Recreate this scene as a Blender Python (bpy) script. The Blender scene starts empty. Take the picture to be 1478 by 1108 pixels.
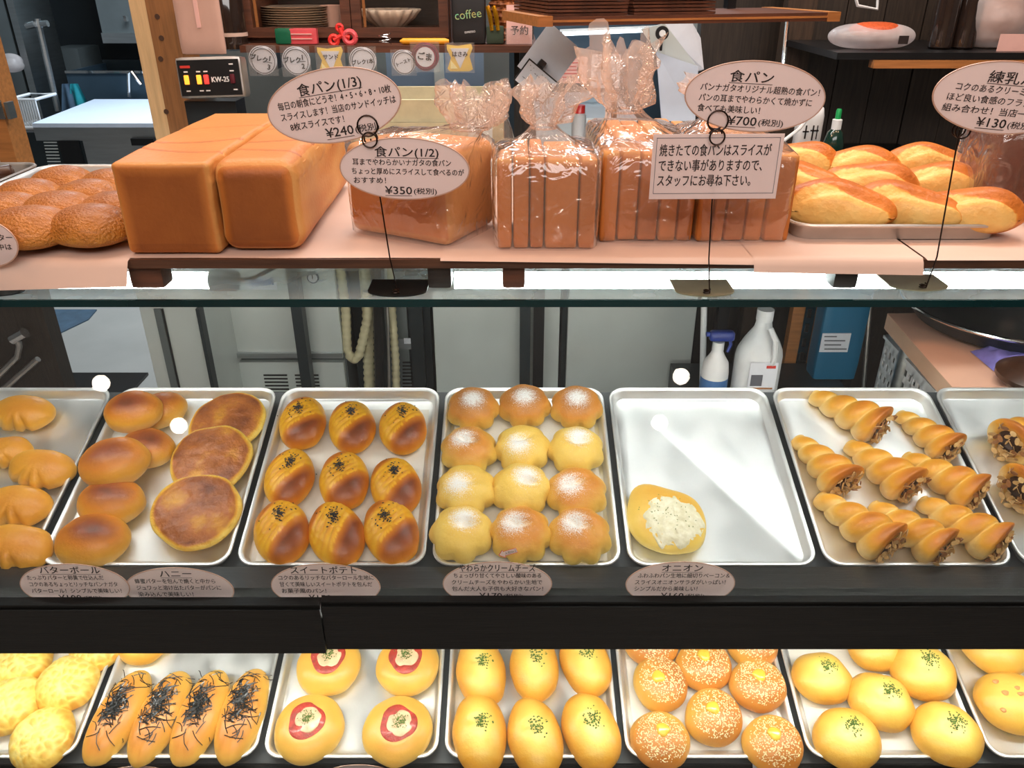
import bpy, math, random
from math import sin, cos, tan, pi, radians as RD, sqrt
from mathutils import Matrix, Vector, noise
S = bpy.context.scene
COL = S.collection
rnd = random.Random(7)

# ------------------------------------------------------------------ camera
F = 1149.6; PITCH = RD(27.5); CZ = 1.55
cam = bpy.data.cameras.new('camera'); cam.sensor_width = 36; cam.lens = 28; cam.clip_start = .02
camo = bpy.data.objects.new('camera', cam); COL.objects.link(camo)
camo.location = (0, 0, CZ); camo.rotation_euler = (RD(90) - PITCH, 0, 0)
S.camera = camo
# ------------------------------------------------------------------ world, lights, exposure
w = bpy.data.worlds.new('room_air'); S.world = w; w.use_nodes = True
w.node_tree.nodes['Background'].inputs[0].default_value = (.75, .85, 1, 1)
w.node_tree.nodes['Background'].inputs[1].default_value = .15
S.view_settings.view_transform = 'Standard'; S.view_settings.look = 'None'
S.view_settings.exposure = 0.0; S.view_settings.gamma = 1; S.view_settings.use_curve_mapping = False

def area(loc, rot, sx, sy, power, col):
    l = bpy.data.lights.new('overhead_light', 'AREA'); l.shape = 'RECTANGLE'; l.size = sx; l.size_y = sy
    l.energy = power; l.color = col
    o = bpy.data.objects.new('overhead_light', l); COL.objects.link(o); o.location = loc; o.rotation_euler = rot
    return o
def point(loc, power, col, r=.05):
    l = bpy.data.lights.new('pendant_light', 'POINT'); l.energy = power; l.color = col; l.shadow_soft_size = r
    o = bpy.data.objects.new('pendant_light', l); COL.objects.link(o); o.location = loc
    return o
WARM = (1, .60, .38); COOL = (.80, .92, 1.0)
for x in (-.85, -.1, .65, 1.3):
    point((x, 1.05, 2.35), 8.5, WARM, .05)          # warm lamps over the bread shelf
area((0, -.7, 2.5), (RD(12), 0, 0), 2.4, .8, 35, (1, .96, .93))   # shop side
for x in (-.75, -.25, .25, .75):                     # warm shelf spots on the shop side
    l = bpy.data.lights.new('shelf_spot', 'SPOT'); l.energy = 9; l.color = WARM; l.spot_size = RD(30); l.spot_blend = .6; l.shadow_soft_size = .04
    o = bpy.data.objects.new('shelf_spot', l); COL.objects.link(o); o.location = (x, .15, 2.45)
    o.rotation_euler = (Vector((x, .95, 1.36)) - Vector((x, .15, 2.45))).to_track_quat('-Z', 'Y').to_euler()
area((-1.5, 4.3, 2.5), (0, 0, 0), 1.2, .6, 62, COOL)          # kitchen tubes
area((.5, 2.9, 2.5), (0, 0, 0), 2.0, .3, 42, COOL)
area((0, 1.62, 2.5), (0, 0, 0), 2.4, .2, 30, (1, .97, .92))  # added fill over the aisle, brightening the steel fronts behind the case

# ------------------------------------------------------------------ pixel rays to real planes
def ray(u, v):
    x = (u - 739) / F; y = -(v - 554) / F
    return Vector((x, cos(PITCH) + y * sin(PITCH), -sin(PITCH) + y * cos(PITCH)))
def PY(u, v, Y):
    d = ray(u, v); t = Y / d.y
    return Vector((d.x * t, Y, CZ + d.z * t))
def PZ(u, v, z):
    d = ray(u, v); t = (z - CZ) / d.z
    return Vector((d.x * t, d.y * t, z))
def PP(u, v, P0, N):
    d = ray(u, v); c = Vector((0, 0, CZ)); t = (P0 - c).dot(N) / d.dot(N)
    return c + d * t

# ------------------------------------------------------------------ materials
MATS = {}
def newmat(name):
    m = bpy.data.materials.new(name); m.use_nodes = True
    nt = m.node_tree; b = nt.nodes['Principled BSDF']
    MATS[name] = m
    return m, nt, b
def setin(b, **k):
    for n, v in k.items():
        n = {'spec': 'Specular IOR Level', 'coat': 'Coat Weight', 'coat_r': 'Coat Roughness', 'base': 'Base Color', 'rough': 'Roughness',
             'metal': 'Metallic', 'trans': 'Transmission Weight', 'alpha': 'Alpha', 'em': 'Emission Strength', 'emc': 'Emission Color',
             'sss': 'Subsurface Weight'}.get(n, n)
        b.inputs[n].default_value = v
def c4(c): return (c[0], c[1], c[2], 1)
def S2(r, g, b):
    f = lambda c: (c / 255 / 12.92) if c / 255 <= .04045 else ((c / 255 + .055) / 1.055) ** 2.4
    return (f(r), f(g), f(b))
def mat(name, col, rough=.5, metal=0, var=.12, scale=30, bump=.0, bscale=None, stretch=(1, 1, 1), spec=.5, coat=0, coords='Object', col2=None):
    m, nt, b = newmat(name)
    setin(b, rough=rough, metal=metal, spec=spec, coat=coat)
    tc = nt.nodes.new('ShaderNodeTexCoord'); mp = nt.nodes.new('ShaderNodeMapping'); mp.inputs['Scale'].default_value = stretch
    nz = nt.nodes.new('ShaderNodeTexNoise'); nz.inputs['Scale'].default_value = scale; nz.inputs['Detail'].default_value = 4
    nt.links.new(tc.outputs[coords], mp.inputs[0]); nt.links.new(mp.outputs[0], nz.inputs['Vector'])
    mx = nt.nodes.new('ShaderNodeMix'); mx.data_type = 'RGBA'
    a = tuple(max(0, c * (1 - var)) for c in col); d = col2 if col2 else tuple(min(1, c * (1 + var)) for c in col)
    mx.inputs[6].default_value = c4(a); mx.inputs[7].default_value = c4(d)
    rp = nt.nodes.new('ShaderNodeMapRange'); rp.inputs[1].default_value = .3; rp.inputs[2].default_value = .7
    nt.links.new(nz.outputs[0], rp.inputs[0]); nt.links.new(rp.outputs[0], mx.inputs[0]); nt.links.new(mx.outputs[2], b.inputs['Base Color'])
    if bump:
        bp = nt.nodes.new('ShaderNodeBump'); bp.inputs['Strength'].default_value = bump; bp.inputs['Distance'].default_value = .002
        n2 = nt.nodes.new('ShaderNodeTexNoise'); n2.inputs['Scale'].default_value = bscale or scale * 3; n2.inputs['Detail'].default_value = 3
        nt.links.new(mp.outputs[0], n2.inputs['Vector']); nt.links.new(n2.outputs[0], bp.inputs['Height']); nt.links.new(bp.outputs[0], b.inputs['Normal'])
    return m
def emis(name, col, k):
    m, nt, b = newmat(name); setin(b, base=c4(col), emc=c4(col), em=k); return m
def thin_glass(name, tint=(1, 1, 1), refl=.06, rough=.02, haze=0, hazecol=(1, 1, 1), bump=0, bscale=40, specks=0, bd=.005):
    """transparent sheet + fresnel reflection + optional milky part"""
    m = bpy.data.materials.new(name); m.use_nodes = True; nt = m.node_tree; nt.nodes.clear(); MATS[name] = m
    out = nt.nodes.new('ShaderNodeOutputMaterial'); tr = nt.nodes.new('ShaderNodeBsdfTransparent'); gl = nt.nodes.new('ShaderNodeBsdfGlossy')
    tr.inputs[0].default_value = c4(tint); gl.inputs['Roughness'].default_value = rough
    fr = nt.nodes.new('ShaderNodeFresnel'); fr.inputs[0].default_value = 1.45
    mm = nt.nodes.new('ShaderNodeMath'); mm.operation = 'MULTIPLY'; mm.inputs[1].default_value = refl / .04
    nt.links.new(fr.outputs[0], mm.inputs[0]); mm.use_clamp = True
    geo = nt.nodes.new('ShaderNodeNewGeometry'); sb = nt.nodes.new('ShaderNodeMath'); sb.operation = 'SUBTRACT'; sb.inputs[0].default_value = 1
    nt.links.new(geo.outputs['Backfacing'], sb.inputs[1]); m0 = nt.nodes.new('ShaderNodeMath'); m0.operation = 'MULTIPLY'
    nt.links.new(mm.outputs[0], m0.inputs[0]); nt.links.new(sb.outputs[0], m0.inputs[1]); mm = m0
    mx = nt.nodes.new('ShaderNodeMixShader'); nt.links.new(mm.outputs[0], mx.inputs[0]); nt.links.new(tr.outputs[0], mx.inputs[1]); nt.links.new(gl.outputs[0], mx.inputs[2])
    last = mx.outputs[0]
    tc = nt.nodes.new('ShaderNodeTexCoord')
    if haze or specks:
        df = nt.nodes.new('ShaderNodeBsdfDiffuse'); df.inputs[0].default_value = c4(hazecol)
        tl = nt.nodes.new('ShaderNodeBsdfTranslucent'); tl.inputs[0].default_value = c4(hazecol)
        m2 = nt.nodes.new('ShaderNodeMixShader'); m2.inputs[0].default_value = .45
        nt.links.new(df.outputs[0], m2.inputs[1]); nt.links.new(tl.outputs[0], m2.inputs[2])
        m3 = nt.nodes.new('ShaderNodeMixShader')
        nz = nt.nodes.new('ShaderNodeTexNoise'); nz.inputs['Scale'].default_value = 9 if not specks else 350; nz.inputs['Detail'].default_value = 3
        mr = nt.nodes.new('ShaderNodeMapRange')
        if specks:
            mr.inputs[1].default_value = .66; mr.inputs[2].default_value = .74; mr.inputs[3].default_value = haze; mr.inputs[4].default_value = specks
        else:
            mr.inputs[1].default_value = .3; mr.inputs[2].default_value = .7; mr.inputs[3].default_value = haze * .6; mr.inputs[4].default_value = haze * 1.4
        nt.links.new(tc.outputs['Object'], nz.inputs['Vector']); nt.links.new(nz.outputs[0], mr.inputs[0]); nt.links.new(mr.outputs[0], m3.inputs[0])
        nt.links.new(last, m3.inputs[1]); nt.links.new(m2.outputs[0], m3.inputs[2]); last = m3.outputs[0]
    if bump:
        bp = nt.nodes.new('ShaderNodeBump'); bp.inputs['Strength'].default_value = bump; bp.inputs['Distance'].default_value = bd
        n2 = nt.nodes.new('ShaderNodeTexNoise'); n2.inputs['Scale'].default_value = bscale; n2.inputs['Detail'].default_value = 2; n2.inputs['Distortion'].default_value = 1.5
        nt.links.new(tc.outputs['Object'], n2.inputs['Vector']); nt.links.new(n2.outputs[0], bp.inputs['Height'])
        nt.links.new(bp.outputs[0], gl.inputs['Normal']); nt.links.new(bp.outputs[0], fr.inputs['Normal'])
    nt.links.new(last, out.inputs[0])
    return m
def crust(name, stops, rough=.42, bump=.25, bscale=120, noise_amt=.22, nscale=28, coat=.15, powder=False, speck=None, spec=.4, bd=.004):
    """bread crust: colour runs with how far that spot was baked (vertex attribute 'bake')"""
    m, nt, b = newmat(name); setin(b, rough=rough, coat=coat, spec=spec); b.inputs['Coat Roughness'].default_value = .25
    at = nt.nodes.new('ShaderNodeAttribute'); at.attribute_name = 'bake'
    tc = nt.nodes.new('ShaderNodeTexCoord'); nz = nt.nodes.new('ShaderNodeTexNoise'); nz.inputs['Scale'].default_value = nscale; nz.inputs['Detail'].default_value = 5
    oi = nt.nodes.new('ShaderNodeObjectInfo')
    nz.noise_dimensions = '4D'
    ml = nt.nodes.new('ShaderNodeMath'); ml.operation = 'MULTIPLY'; ml.inputs[1].default_value = 20
    nt.links.new(oi.outputs['Random'], ml.inputs[0]); nt.links.new(ml.outputs[0], nz.inputs['W'])
    nt.links.new(tc.outputs['Object'], nz.inputs['Vector'])
    a = nt.nodes.new('ShaderNodeMath'); a.operation = 'SUBTRACT'; a.inputs[1].default_value = .5; nt.links.new(nz.outputs[0], a.inputs[0])
    a2 = nt.nodes.new('ShaderNodeMath'); a2.operation = 'MULTIPLY_ADD'; a2.inputs[1].default_value = noise_amt * 2
    nt.links.new(a.outputs[0], a2.inputs[0]); nt.links.new(at.outputs['Fac'], a2.inputs[2])
    cr = nt.nodes.new('ShaderNodeValToRGB'); el = cr.color_ramp.elements
    while len(el) < len(stops): el.new(.5)
    for e, (p, c) in zip(el, stops): e.position = p; e.color = c4(c)
    nt.links.new(a2.outputs[0], cr.inputs[0]); last = cr.outputs[0]
    if speck:
        n3 = nt.nodes.new('ShaderNodeTexNoise'); n3.inputs['Scale'].default_value = speck[1]; n3.inputs['Detail'].default_value = 2
        nt.links.new(tc.outputs['Object'], n3.inputs['Vector'])
        r3 = nt.nodes.new('ShaderNodeMapRange'); r3.inputs[1].default_value = speck[2]; r3.inputs[2].default_value = speck[2] + .06; nt.links.new(n3.outputs[0], r3.inputs[0])
        m3 = nt.nodes.new('ShaderNodeMix'); m3.data_type = 'RGBA'; m3.inputs[7].default_value = c4(speck[0])
        nt.links.new(r3.outputs[0], m3.inputs[0]); nt.links.new(last, m3.inputs[6]); last = m3.outputs[2]
    if powder:
        pw = nt.nodes.new('ShaderNodeAttribute'); pw.attribute_name = 'pow'
        n4 = nt.nodes.new('ShaderNodeTexNoise'); n4.inputs['Scale'].default_value = 620; n4.inputs['Detail'].default_value = 2
        nt.links.new(tc.outputs['Object'], n4.inputs['Vector'])
        ad = nt.nodes.new('ShaderNodeMath'); ad.operation = 'ADD'; nt.links.new(pw.outputs['Fac'], ad.inputs[0]); nt.links.new(n4.outputs[0], ad.inputs[1])
        r4 = nt.nodes.new('ShaderNodeMapRange'); r4.inputs[1].default_value = .96; r4.inputs[2].default_value = 1.30; nt.links.new(ad.outputs[0], r4.inputs[0])
        m4 = nt.nodes.new('ShaderNodeMix'); m4.data_type = 'RGBA'; m4.inputs[7].default_value = (.90, .87, .83, 1)
        nt.links.new(r4.outputs[0], m4.inputs[0]); nt.links.new(last, m4.inputs[6]); last = m4.outputs[2]
    nt.links.new(last, b.inputs['Base Color'])
    bp = nt.nodes.new('ShaderNodeBump'); bp.inputs['Strength'].default_value = bump; bp.inputs['Distance'].default_value = bd
    n2 = nt.nodes.new('ShaderNodeTexNoise'); n2.inputs['Scale'].default_value = bscale; n2.inputs['Detail'].default_value = 3
    nt.links.new(tc.outputs['Object'], n2.inputs['Vector']); nt.links.new(n2.outputs[0], bp.inputs['Height']); nt.links.new(bp.outputs[0], b.inputs['Normal'])
    return m
def M(n): return MATS[n]

PALE = S2(240, 205, 130); YEL = S2(226, 160, 50); GOLD = S2(205, 122, 34); BRN = S2(140, 66, 22); DBRN = S2(88, 38, 14)
crust('crust_bun', [(0, PALE), (.32, YEL), (.62, GOLD), (.90, BRN), (1, DBRN)], nscale=22, noise_amt=.17, bump=.25, rough=.44, coat=.08)
crust('crust_potato', [(0, S2(244, 190, 48)), (.35, S2(232, 164, 26)), (.6, S2(204, 116, 20)), (.85, S2(142, 66, 18)), (1, DBRN)], nscale=26, noise_amt=.12, bump=.25, rough=.40, coat=.12)
crust('crust_cream', [(0, S2(244, 222, 130)), (.35, S2(236, 194, 88)), (.65, S2(212, 136, 48)), (1, S2(120, 60, 25))], nscale=30, noise_amt=.15, bump=.3, powder=True, coat=.05, rough=.5)
crust('crust_honey', [(0, S2(240, 200, 90)), (.3, S2(222, 160, 45)), (.55, S2(176, 100, 40)), (.8, S2(128, 66, 30)), (1, S2(92, 42, 18))], nscale=30, noise_amt=.42, bump=.8, bscale=55, rough=.42, coat=.15, bd=.008)
crust('crust_pale', [(0, S2(248, 228, 150)), (.35, S2(242, 205, 96)), (.65, S2(226, 165, 58)), (1, S2(196, 116, 36))], nscale=25, noise_amt=.15, bump=.2, coat=.15)
crust('crust_sugar', [(0, S2(206, 146, 60)), (.4, S2(188, 118, 42)), (.7, S2(156, 90, 28)), (1, S2(108, 56, 18))], nscale=45, noise_amt=.3, bump=1.0, bscale=330, coat=.15, speck=(S2(222, 160, 100), 480, .66), bd=.004)
crust('crust_loaf', [(0, S2(212, 160, 96)), (.3, S2(200, 138, 72)), (.6, S2(188, 110, 46)), (.85, S2(146, 78, 26)), (1, S2(112, 54, 18))], nscale=18, noise_amt=.12, bump=.2, bscale=160, coat=.05, rough=.55)
crust('crust_braid', [(0, S2(240, 200, 120)), (.3, S2(230, 162, 72)), (.6, S2(214, 126, 46)), (1, S2(150, 76, 26))], nscale=45, noise_amt=.25, bump=.6, bscale=130, coat=.1, rough=.5)
crust('crust_cocoa', [(0, S2(120, 62, 34)), (.5, S2(96, 44, 24)), (1, S2(60, 26, 14))], nscale=45, noise_amt=.2, bump=.3, coat=.1)
mat('crumb', S2(236, 212, 160), .8, var=.06, scale=90, bump=.4, bscale=300)
mat('loaf_face', S2(176, 112, 58), .6, var=.06, scale=14, bump=.12, bscale=200)
mat('onion_cream', S2(232, 222, 178), .5, var=.1, scale=80, bump=.6, bscale=200, col2=S2(246, 240, 214))
mat('onion_bit', S2(122, 128, 60), .6)
mat('black_sesame', S2(22, 20, 18), .5, var=.3)
mat('white_sesame', S2(250, 232, 180), .5, var=.1, scale=200)
mat('butter', S2(244, 200, 70), .25, var=.05, coat=.5)
mat('seaweed', S2(24, 26, 24), .3, var=.3, coat=.3)
mat('parsley', S2(86, 112, 34), .7, var=.4, scale=300)
mat('ham', S2(176, 54, 38), .4, var=.3, scale=120, bump=.5, coat=.3)
mat('ham_bit', S2(226, 150, 84), .4, var=.15)
mat('cheese', S2(226, 192, 150), .45, var=.16, scale=60, bump=.6, bscale=90, coat=.3)
mat('cheese_crackle', S2(250, 236, 170), .45, var=.1, scale=40, bump=.5)
mat('choco', S2(62, 34, 18), .35, var=.2)
mat('almond', S2(206, 164, 104), .5, var=.2, scale=120)
mat('almond_skin', S2(150, 98, 52), .5, var=.2, scale=120)
mat('aluminium', (.88, .88, .87), .34, .88, var=.05, scale=9, bump=.05, bscale=60)
_m = MATS['aluminium']; _nt = _m.node_tree; _n = _nt.nodes.new('ShaderNodeTexNoise'); _n.inputs['Scale'].default_value = 7; _n.inputs['Detail'].default_value = 5
_r = _nt.nodes.new('ShaderNodeMapRange'); _r.inputs[1].default_value = .35; _r.inputs[2].default_value = .65; _r.inputs[3].default_value = .36; _r.inputs[4].default_value = .50
_nt.links.new(_n.outputs[0], _r.inputs[0]); _nt.links.new(_r.outputs[0], _nt.nodes['Principled BSDF'].inputs['Roughness'])
mat('aluminium_dull', (.62, .59, .56), .42, 1, var=.1, scale=20)
mat('steel', (.50, .53, .54), .36, 1, var=.08, scale=6, stretch=(1, 1, 12))
mat('steel_light', S2(204, 210, 207), .4, .25, var=.07, scale=5, bump=.05)
mat('steel_mid', S2(120, 128, 130), .4, .6, var=.1, scale=5)
mat('steel_dark', S2(52, 60, 64), .4, .6, var=.15, scale=5)
mat('steel_sky', S2(132, 152, 176), .35, .3, var=.08, scale=4)
mat('steel_blue', S2(72, 92, 108), .28, .6, var=.15, scale=4)
mat('chrome', (.8, .8, .8), .12, 1, var=.03)
mat('black_metal', S2(26, 26, 28), .35, .3, var=.2)
mat('black_plastic', S2(20, 20, 22), .35, var=.2)
mat('grey_plastic', S2(120, 124, 128), .5, var=.1)
mat('wire', S2(48, 34, 28), .3, .8, var=.1)
mat('card', S2(234, 216, 212), .42, var=.02, scale=20, coat=.35)
_nt = MATS['card'].node_tree; _b = _nt.nodes['Principled BSDF']; _t = _nt.nodes.new('ShaderNodeBsdfTranslucent'); _t.inputs[0].default_value = c4(S2(240, 226, 222))
_x = _nt.nodes.new('ShaderNodeMixShader'); _x.inputs[0].default_value = .42; _nt.links.new(_b.outputs[0], _x.inputs[1]); _nt.links.new(_t.outputs[0], _x.inputs[2]); _nt.links.new(_x.outputs[0], _nt.nodes['Material Output'].inputs[0])
mat('card_edge', S2(190, 150, 130), .3, var=.02)
mat('ink', S2(34, 22, 20), .6, var=.1)
mat('ink_grey', S2(96, 96, 104), .6, var=.1)
mat('ink_red', S2(206, 52, 40), .6, var=.05)
mat('ink_blue', S2(60, 104, 160), .6, var=.05)
mat('white_ink', S2(235, 235, 235), .5, var=.02)
mat('paper', S2(206, 178, 164), .65, var=.03, scale=12, bump=.15, bscale=20)
mat('paper_white', S2(222, 224, 232), .6, var=.03)
mat('paper_pink', S2(226, 180, 172), .6, var=.04)
mat('parchment', S2(226, 220, 210), .42, var=.03, scale=12, coat=.1)
mat('wood_dark', S2(40, 32, 28), .42, var=.35, scale=22, stretch=(.5, 8, 8), bump=.25, bscale=60, coat=.2)
mat('wood_dark_up', S2(46, 37, 30), .55, var=.4, scale=22, stretch=(8, 8, .5), bump=.25, bscale=60)
mat('rail_face', S2(15, 15, 14), .42, var=.3, scale=18, stretch=(.4, 9, 9), bump=.2, bscale=50, spec=.25)
mat('wood_rail', S2(30, 31, 30), .34, var=.3, scale=18, stretch=(.4, 9, 9), bump=.2, bscale=50, coat=.25)
mat('wood_board', S2(66, 38, 24), .5, var=.3, scale=14, stretch=(.4, 8, 8), bump=.2, col2=S2(96, 58, 36))
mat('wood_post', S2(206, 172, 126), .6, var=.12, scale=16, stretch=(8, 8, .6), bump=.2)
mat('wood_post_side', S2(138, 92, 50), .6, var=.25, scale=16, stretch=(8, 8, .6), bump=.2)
mat('wood_brown', S2(86, 48, 30), .5, var=.35, scale=16, stretch=(.6, 7, 7), bump=.2)
mat('wood_orange', S2(168, 108, 56), .5, var=.2, scale=16, stretch=(.6, 7, 7), bump=.2)
mat('wood_knot', S2(70, 44, 28), .6)
mat('deck', S2(62, 66, 68), .5, .3, var=.15, scale=10)
mat('teal_edge', S2(10, 44, 46), .12, var=.3, scale=6)
mat('floor_lino', S2(172, 168, 164), .45, var=.08, scale=4, bump=.05)
mat('floor_shop', S2(110, 84, 66), .5, var=.2, scale=10)
mat('wall_paint', S2(88, 92, 94), .7, var=.08, scale=3)
mat('wall_shop', S2(170, 146, 124), .8, var=.05, scale=3)
mat('wall_dark', S2(38, 44, 48), .6, var=.2, scale=3)
mat('ceiling_paint', S2(190, 186, 180), .8, var=.04, scale=3)
mat('white_plastic', S2(222, 224, 226), .4, var=.04)
mat('cutting_board', S2(214, 226, 244), .5, var=.02)
mat('pink_board', S2(196, 160, 146), .5, var=.04, coat=.1)
mat('plate', S2(236, 220, 200), .25, var=.05, coat=.5)
mat('pink_counter', S2(232, 178, 150), .45, var=.03, scale=20)
mat('pink_edge', S2(206, 168, 140), .5, var=.05)
mat('cyan_cloth', S2(20, 132, 144), .8, var=.2, scale=20)
mat('blue_grey_cloth', S2(64, 88, 110), .8, var=.2, scale=20)
mat('purple_cloth', S2(126, 118, 196), .8, var=.15, scale=40, bump=.3)
mat('blue_plastic', S2(18, 104, 142), .4, var=.15, scale=5)
mat('navy_plastic', S2(30, 52, 130), .35, var=.1)
mat('green_plastic', S2(10, 96, 66), .4, var=.1)
mat('pink_plastic', S2(216, 84, 92), .3, var=.1, coat=.3)
mat('red_plastic', S2(232, 54, 50), .35, var=.06, coat=.3)
mat('yellow_plastic', S2(236, 166, 40), .4, var=.06)
mat('yellow_card', S2(236, 200, 92), .5, var=.05)
mat('berry_card', S2(140, 34, 66), .5, var=.05)
mat('gold_tie', S2(206, 148, 30), .25, .8, var=.1)
mat('cream_wrap', S2(206, 196, 160), .6, var=.1, scale=30, bump=.3)
mat('soap_green', S2(18, 46, 38), .15, var=.1, coat=.6)
mat('orange_net', S2(196, 84, 40), .5, var=.25, scale=180, bump=.5, bscale=200)
mat('lettuce', S2(120, 132, 60), .6, var=.3, scale=30)
mat('green_dark', S2(44, 60, 44), .7, var=.2)
mat('coffee_sack', S2(16, 15, 18), .5, var=.3)
mat('basket', S2(150, 86, 44), .6, var=.3, scale=100, bump=.5)
mat('tin_socket', S2(106, 100, 84), .4, .2, var=.1)
emis('tube_glow', (1, 1, .97), 23)
emis('tube_glow_lower', (1, .98, .90), 36)
emis('led_orange', (1, .35, .03), 1.6)
emis('led_red', (1, .04, .03), 1.3)
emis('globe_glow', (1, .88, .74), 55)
thin_glass('glass_top', tint=(.93, .99, .99), refl=.05, rough=.03, haze=.26, hazecol=(.78, .93, 1))  # light blue milky share puts dust and reflection haze into the pane
thin_glass('glass_front', tint=(.985, 1, .995), refl=.035, rough=.01, haze=.003, specks=.07)
thin_glass('glass_cabinet', tint=(.97, .96, .95), refl=.05, rough=.03)
thin_glass('bag_film', tint=(.99, .97, .96), refl=.13, rough=.10, haze=.11, hazecol=(1, .80, .68), bump=1.0, bscale=26)  # peach haze colour holds warm light and loaf glow in the film
thin_glass('bag_film_thick', tint=(.98, .95, .93), refl=.20, rough=.10, haze=.30, hazecol=(1, .78, .66), bump=1.0, bscale=75, bd=.012)  # same warm glow put into the thicker ruffle colour
thin_glass('sleeve', tint=(.97, .97, .97), refl=.06, rough=.08, haze=.08)
thin_glass('bag_white', tint=(.9, .88, .88), refl=.08, rough=.2, haze=.55, hazecol=(.95, .88, .88), bump=1.0, bscale=40)

# ------------------------------------------------------------------ mesh builder
WM = {}
class MB:
    def __init__(s): s.v = []; s.f = []; s.b = []; s.p = []; s.mi = []; s.cur = 0
    def add(s, vs, fs, bake=None, pw=None):
        o = len(s.v); s.v += [tuple(x) for x in vs]
        s.f += [tuple(i + o for i in f) for f in fs]; s.mi += [s.cur] * len(fs)
        s.b += bake if bake else [0.] * len(vs); s.p += pw if pw else [0.] * len(vs)
        return s
    def box(s, x0, x1, y0, y1, z0, z1, m=None):
        vs = [Vector((x, y, z)) for z in (z0, z1) for y in (y0, y1) for x in (x0, x1)]
        if m: vs = [m @ a for a in vs]
        return s.add(vs, [(0, 2, 3, 1), (4, 5, 7, 6), (0, 1, 5, 4), (2, 6, 7, 3), (0, 4, 6, 2), (1, 3, 7, 5)])
    def loops(s, L, cap0=True, cap1=True, closed=True, bake=None):
        n = len(L[0]); vs = [p for l in L for p in l]; fs = []
        for i in range(len(L) - 1):
            for j in range(n if closed else n - 1):
                k = (j + 1) % n
                fs.append((i * n + j, i * n + k, (i + 1) * n + k, (i + 1) * n + j))
        if cap0: fs.append(tuple(reversed(range(n))))
        if cap1: fs.append(tuple((len(L) - 1) * n + j for j in range(n)))
        return s.add(vs, fs, bake=bake)
    def tube(s, pts, r, n=8, cap=True):
        pts = [Vector(p) for p in pts]; L = []
        rs = r if isinstance(r, (list, tuple)) else [r] * len(pts)
        up = Vector((0, 0, 1)); prev = None
        for i, p in enumerate(pts):
            t = (pts[min(i + 1, len(pts) - 1)] - pts[max(i - 1, 0)]).normalized()
            if prev is None:
                a = up if abs(t.dot(up)) < .9 else Vector((1, 0, 0)); x = t.cross(a).normalized()
            else: x = (prev - t * prev.dot(t)).normalized()
            prev = x; y = t.cross(x)
            L.append([p + (x * cos(2 * pi * k / n) + y * sin(2 * pi * k / n)) * rs[i] for k in range(n)])
        return s.loops(L, cap, cap)
    def lathe(s, prof, c=(0, 0, 0), n=20, m=None, wob=None, cap0=True, cap1=True):
        L = []
        for i, (r, z) in enumerate(prof):
            l = []
            for k in range(n):
                a = 2 * pi * k / n; rr = r * (wob(a, i) if wob else 1)
                p = Vector((rr * cos(a), rr * sin(a), z)) + Vector(c)
                l.append(m @ p if m else p)
            L.append(l)
        return s.loops(L, cap0, cap1)
    def prism(s, pts, d):
        """polygon pts extruded by vector d"""
        n = len(pts); pts = [Vector(p) for p in pts]; d = Vector(d)
        vs = pts + [p + d for p in pts]
        fs = [tuple(reversed(range(n))), tuple(range(n, 2 * n))] + [(i, (i + 1) % n, (i + 1) % n + n, i + n) for i in range(n)]
        return s.add(vs, fs)
    def sheet(s, fn, nu, nv):
        vs = [fn(i / nu, j / nv) for j in range(nv + 1) for i in range(nu + 1)]
        fs = [(j * (nu + 1) + i, j * (nu + 1) + i + 1, (j + 1) * (nu + 1) + i + 1, (j + 1) * (nu + 1) + i) for j in range(nv) for i in range(nu)]
        return s.add(vs, fs)
    def blob(s, fn, nu=36, nt=20):
        """closed surface; fn(azimuth, polar) -> (x,y,z,bake,pow)"""
        vs = []; bk = []; pw = []
        def put(a, t):
            x = fn(a, t); vs.append((x[0], x[1], x[2])); bk.append(x[3]); pw.append(x[4] if len(x) > 4 else 0.)
        put(0, 0)
        for j in range(1, nt):
            for i in range(nu): put(2 * pi * i / nu, pi * j / nt)
        put(0, pi)
        fs = [(0, 1 + i, 1 + (i + 1) % nu) for i in range(nu)]
        for j in range(nt - 2):
            for i in range(nu):
                a = 1 + j * nu + i; b = 1 + j * nu + (i + 1) % nu
                fs.append((a, a + nu, b + nu, b))
        e = len(vs) - 1; q = 1 + (nt - 2) * nu
        fs += [(q + i, e, q + (i + 1) % nu) for i in range(nu)]
        return s.add(vs, fs, bk, pw)
    def rbox(s, c, h, r, n=6, fn=None, m=None, bake=None):
        """rounded box of half sizes h, n cells a side; fn(point)->point, bake(point, normal)"""
        idx = {}; vs = []; bk = []; fs = []
        c = Vector(c)
        def vid(i, j, k):
            key = (i, j, k)
            if key in idx: return idx[key]
            q = [];
            for a, hh in zip(key, h):
                t = a / n * 2 - 1
                t = (abs(t) ** .75) * (1 if t > 0 else -1)
                q.append(t * hh)
            inner = Vector([max(-(hh - r), min(hh - r, x)) for x, hh in zip(q, h)])
            d = Vector(q) - inner; nn = d.normalized() if d.length > 1e-9 else Vector((0, 0, 1))
            p = inner + nn * r
            bk.append(bake(p, nn) if bake else 0.)
            if fn: p = Vector(fn(p))
            p = p + c
            if m: p = m @ p
            idx[key] = len(vs); vs.append(p); return idx[key]
        for ax in range(3):
            for side in (0, n):
                for a in range(n):
                    for b in range(n):
                        def key(x, y):
                            l = [0, 0, 0]; l[ax] = side; l[(ax + 1) % 3] = x; l[(ax + 2) % 3] = y; return tuple(l)
                        q = [vid(*key(a, b)), vid(*key(a + 1, b)), vid(*key(a + 1, b + 1)), vid(*key(a, b + 1))]
                        if side == 0: q.reverse()
                        fs.append(tuple(q))
        return s.add(vs, fs, bk)
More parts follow.
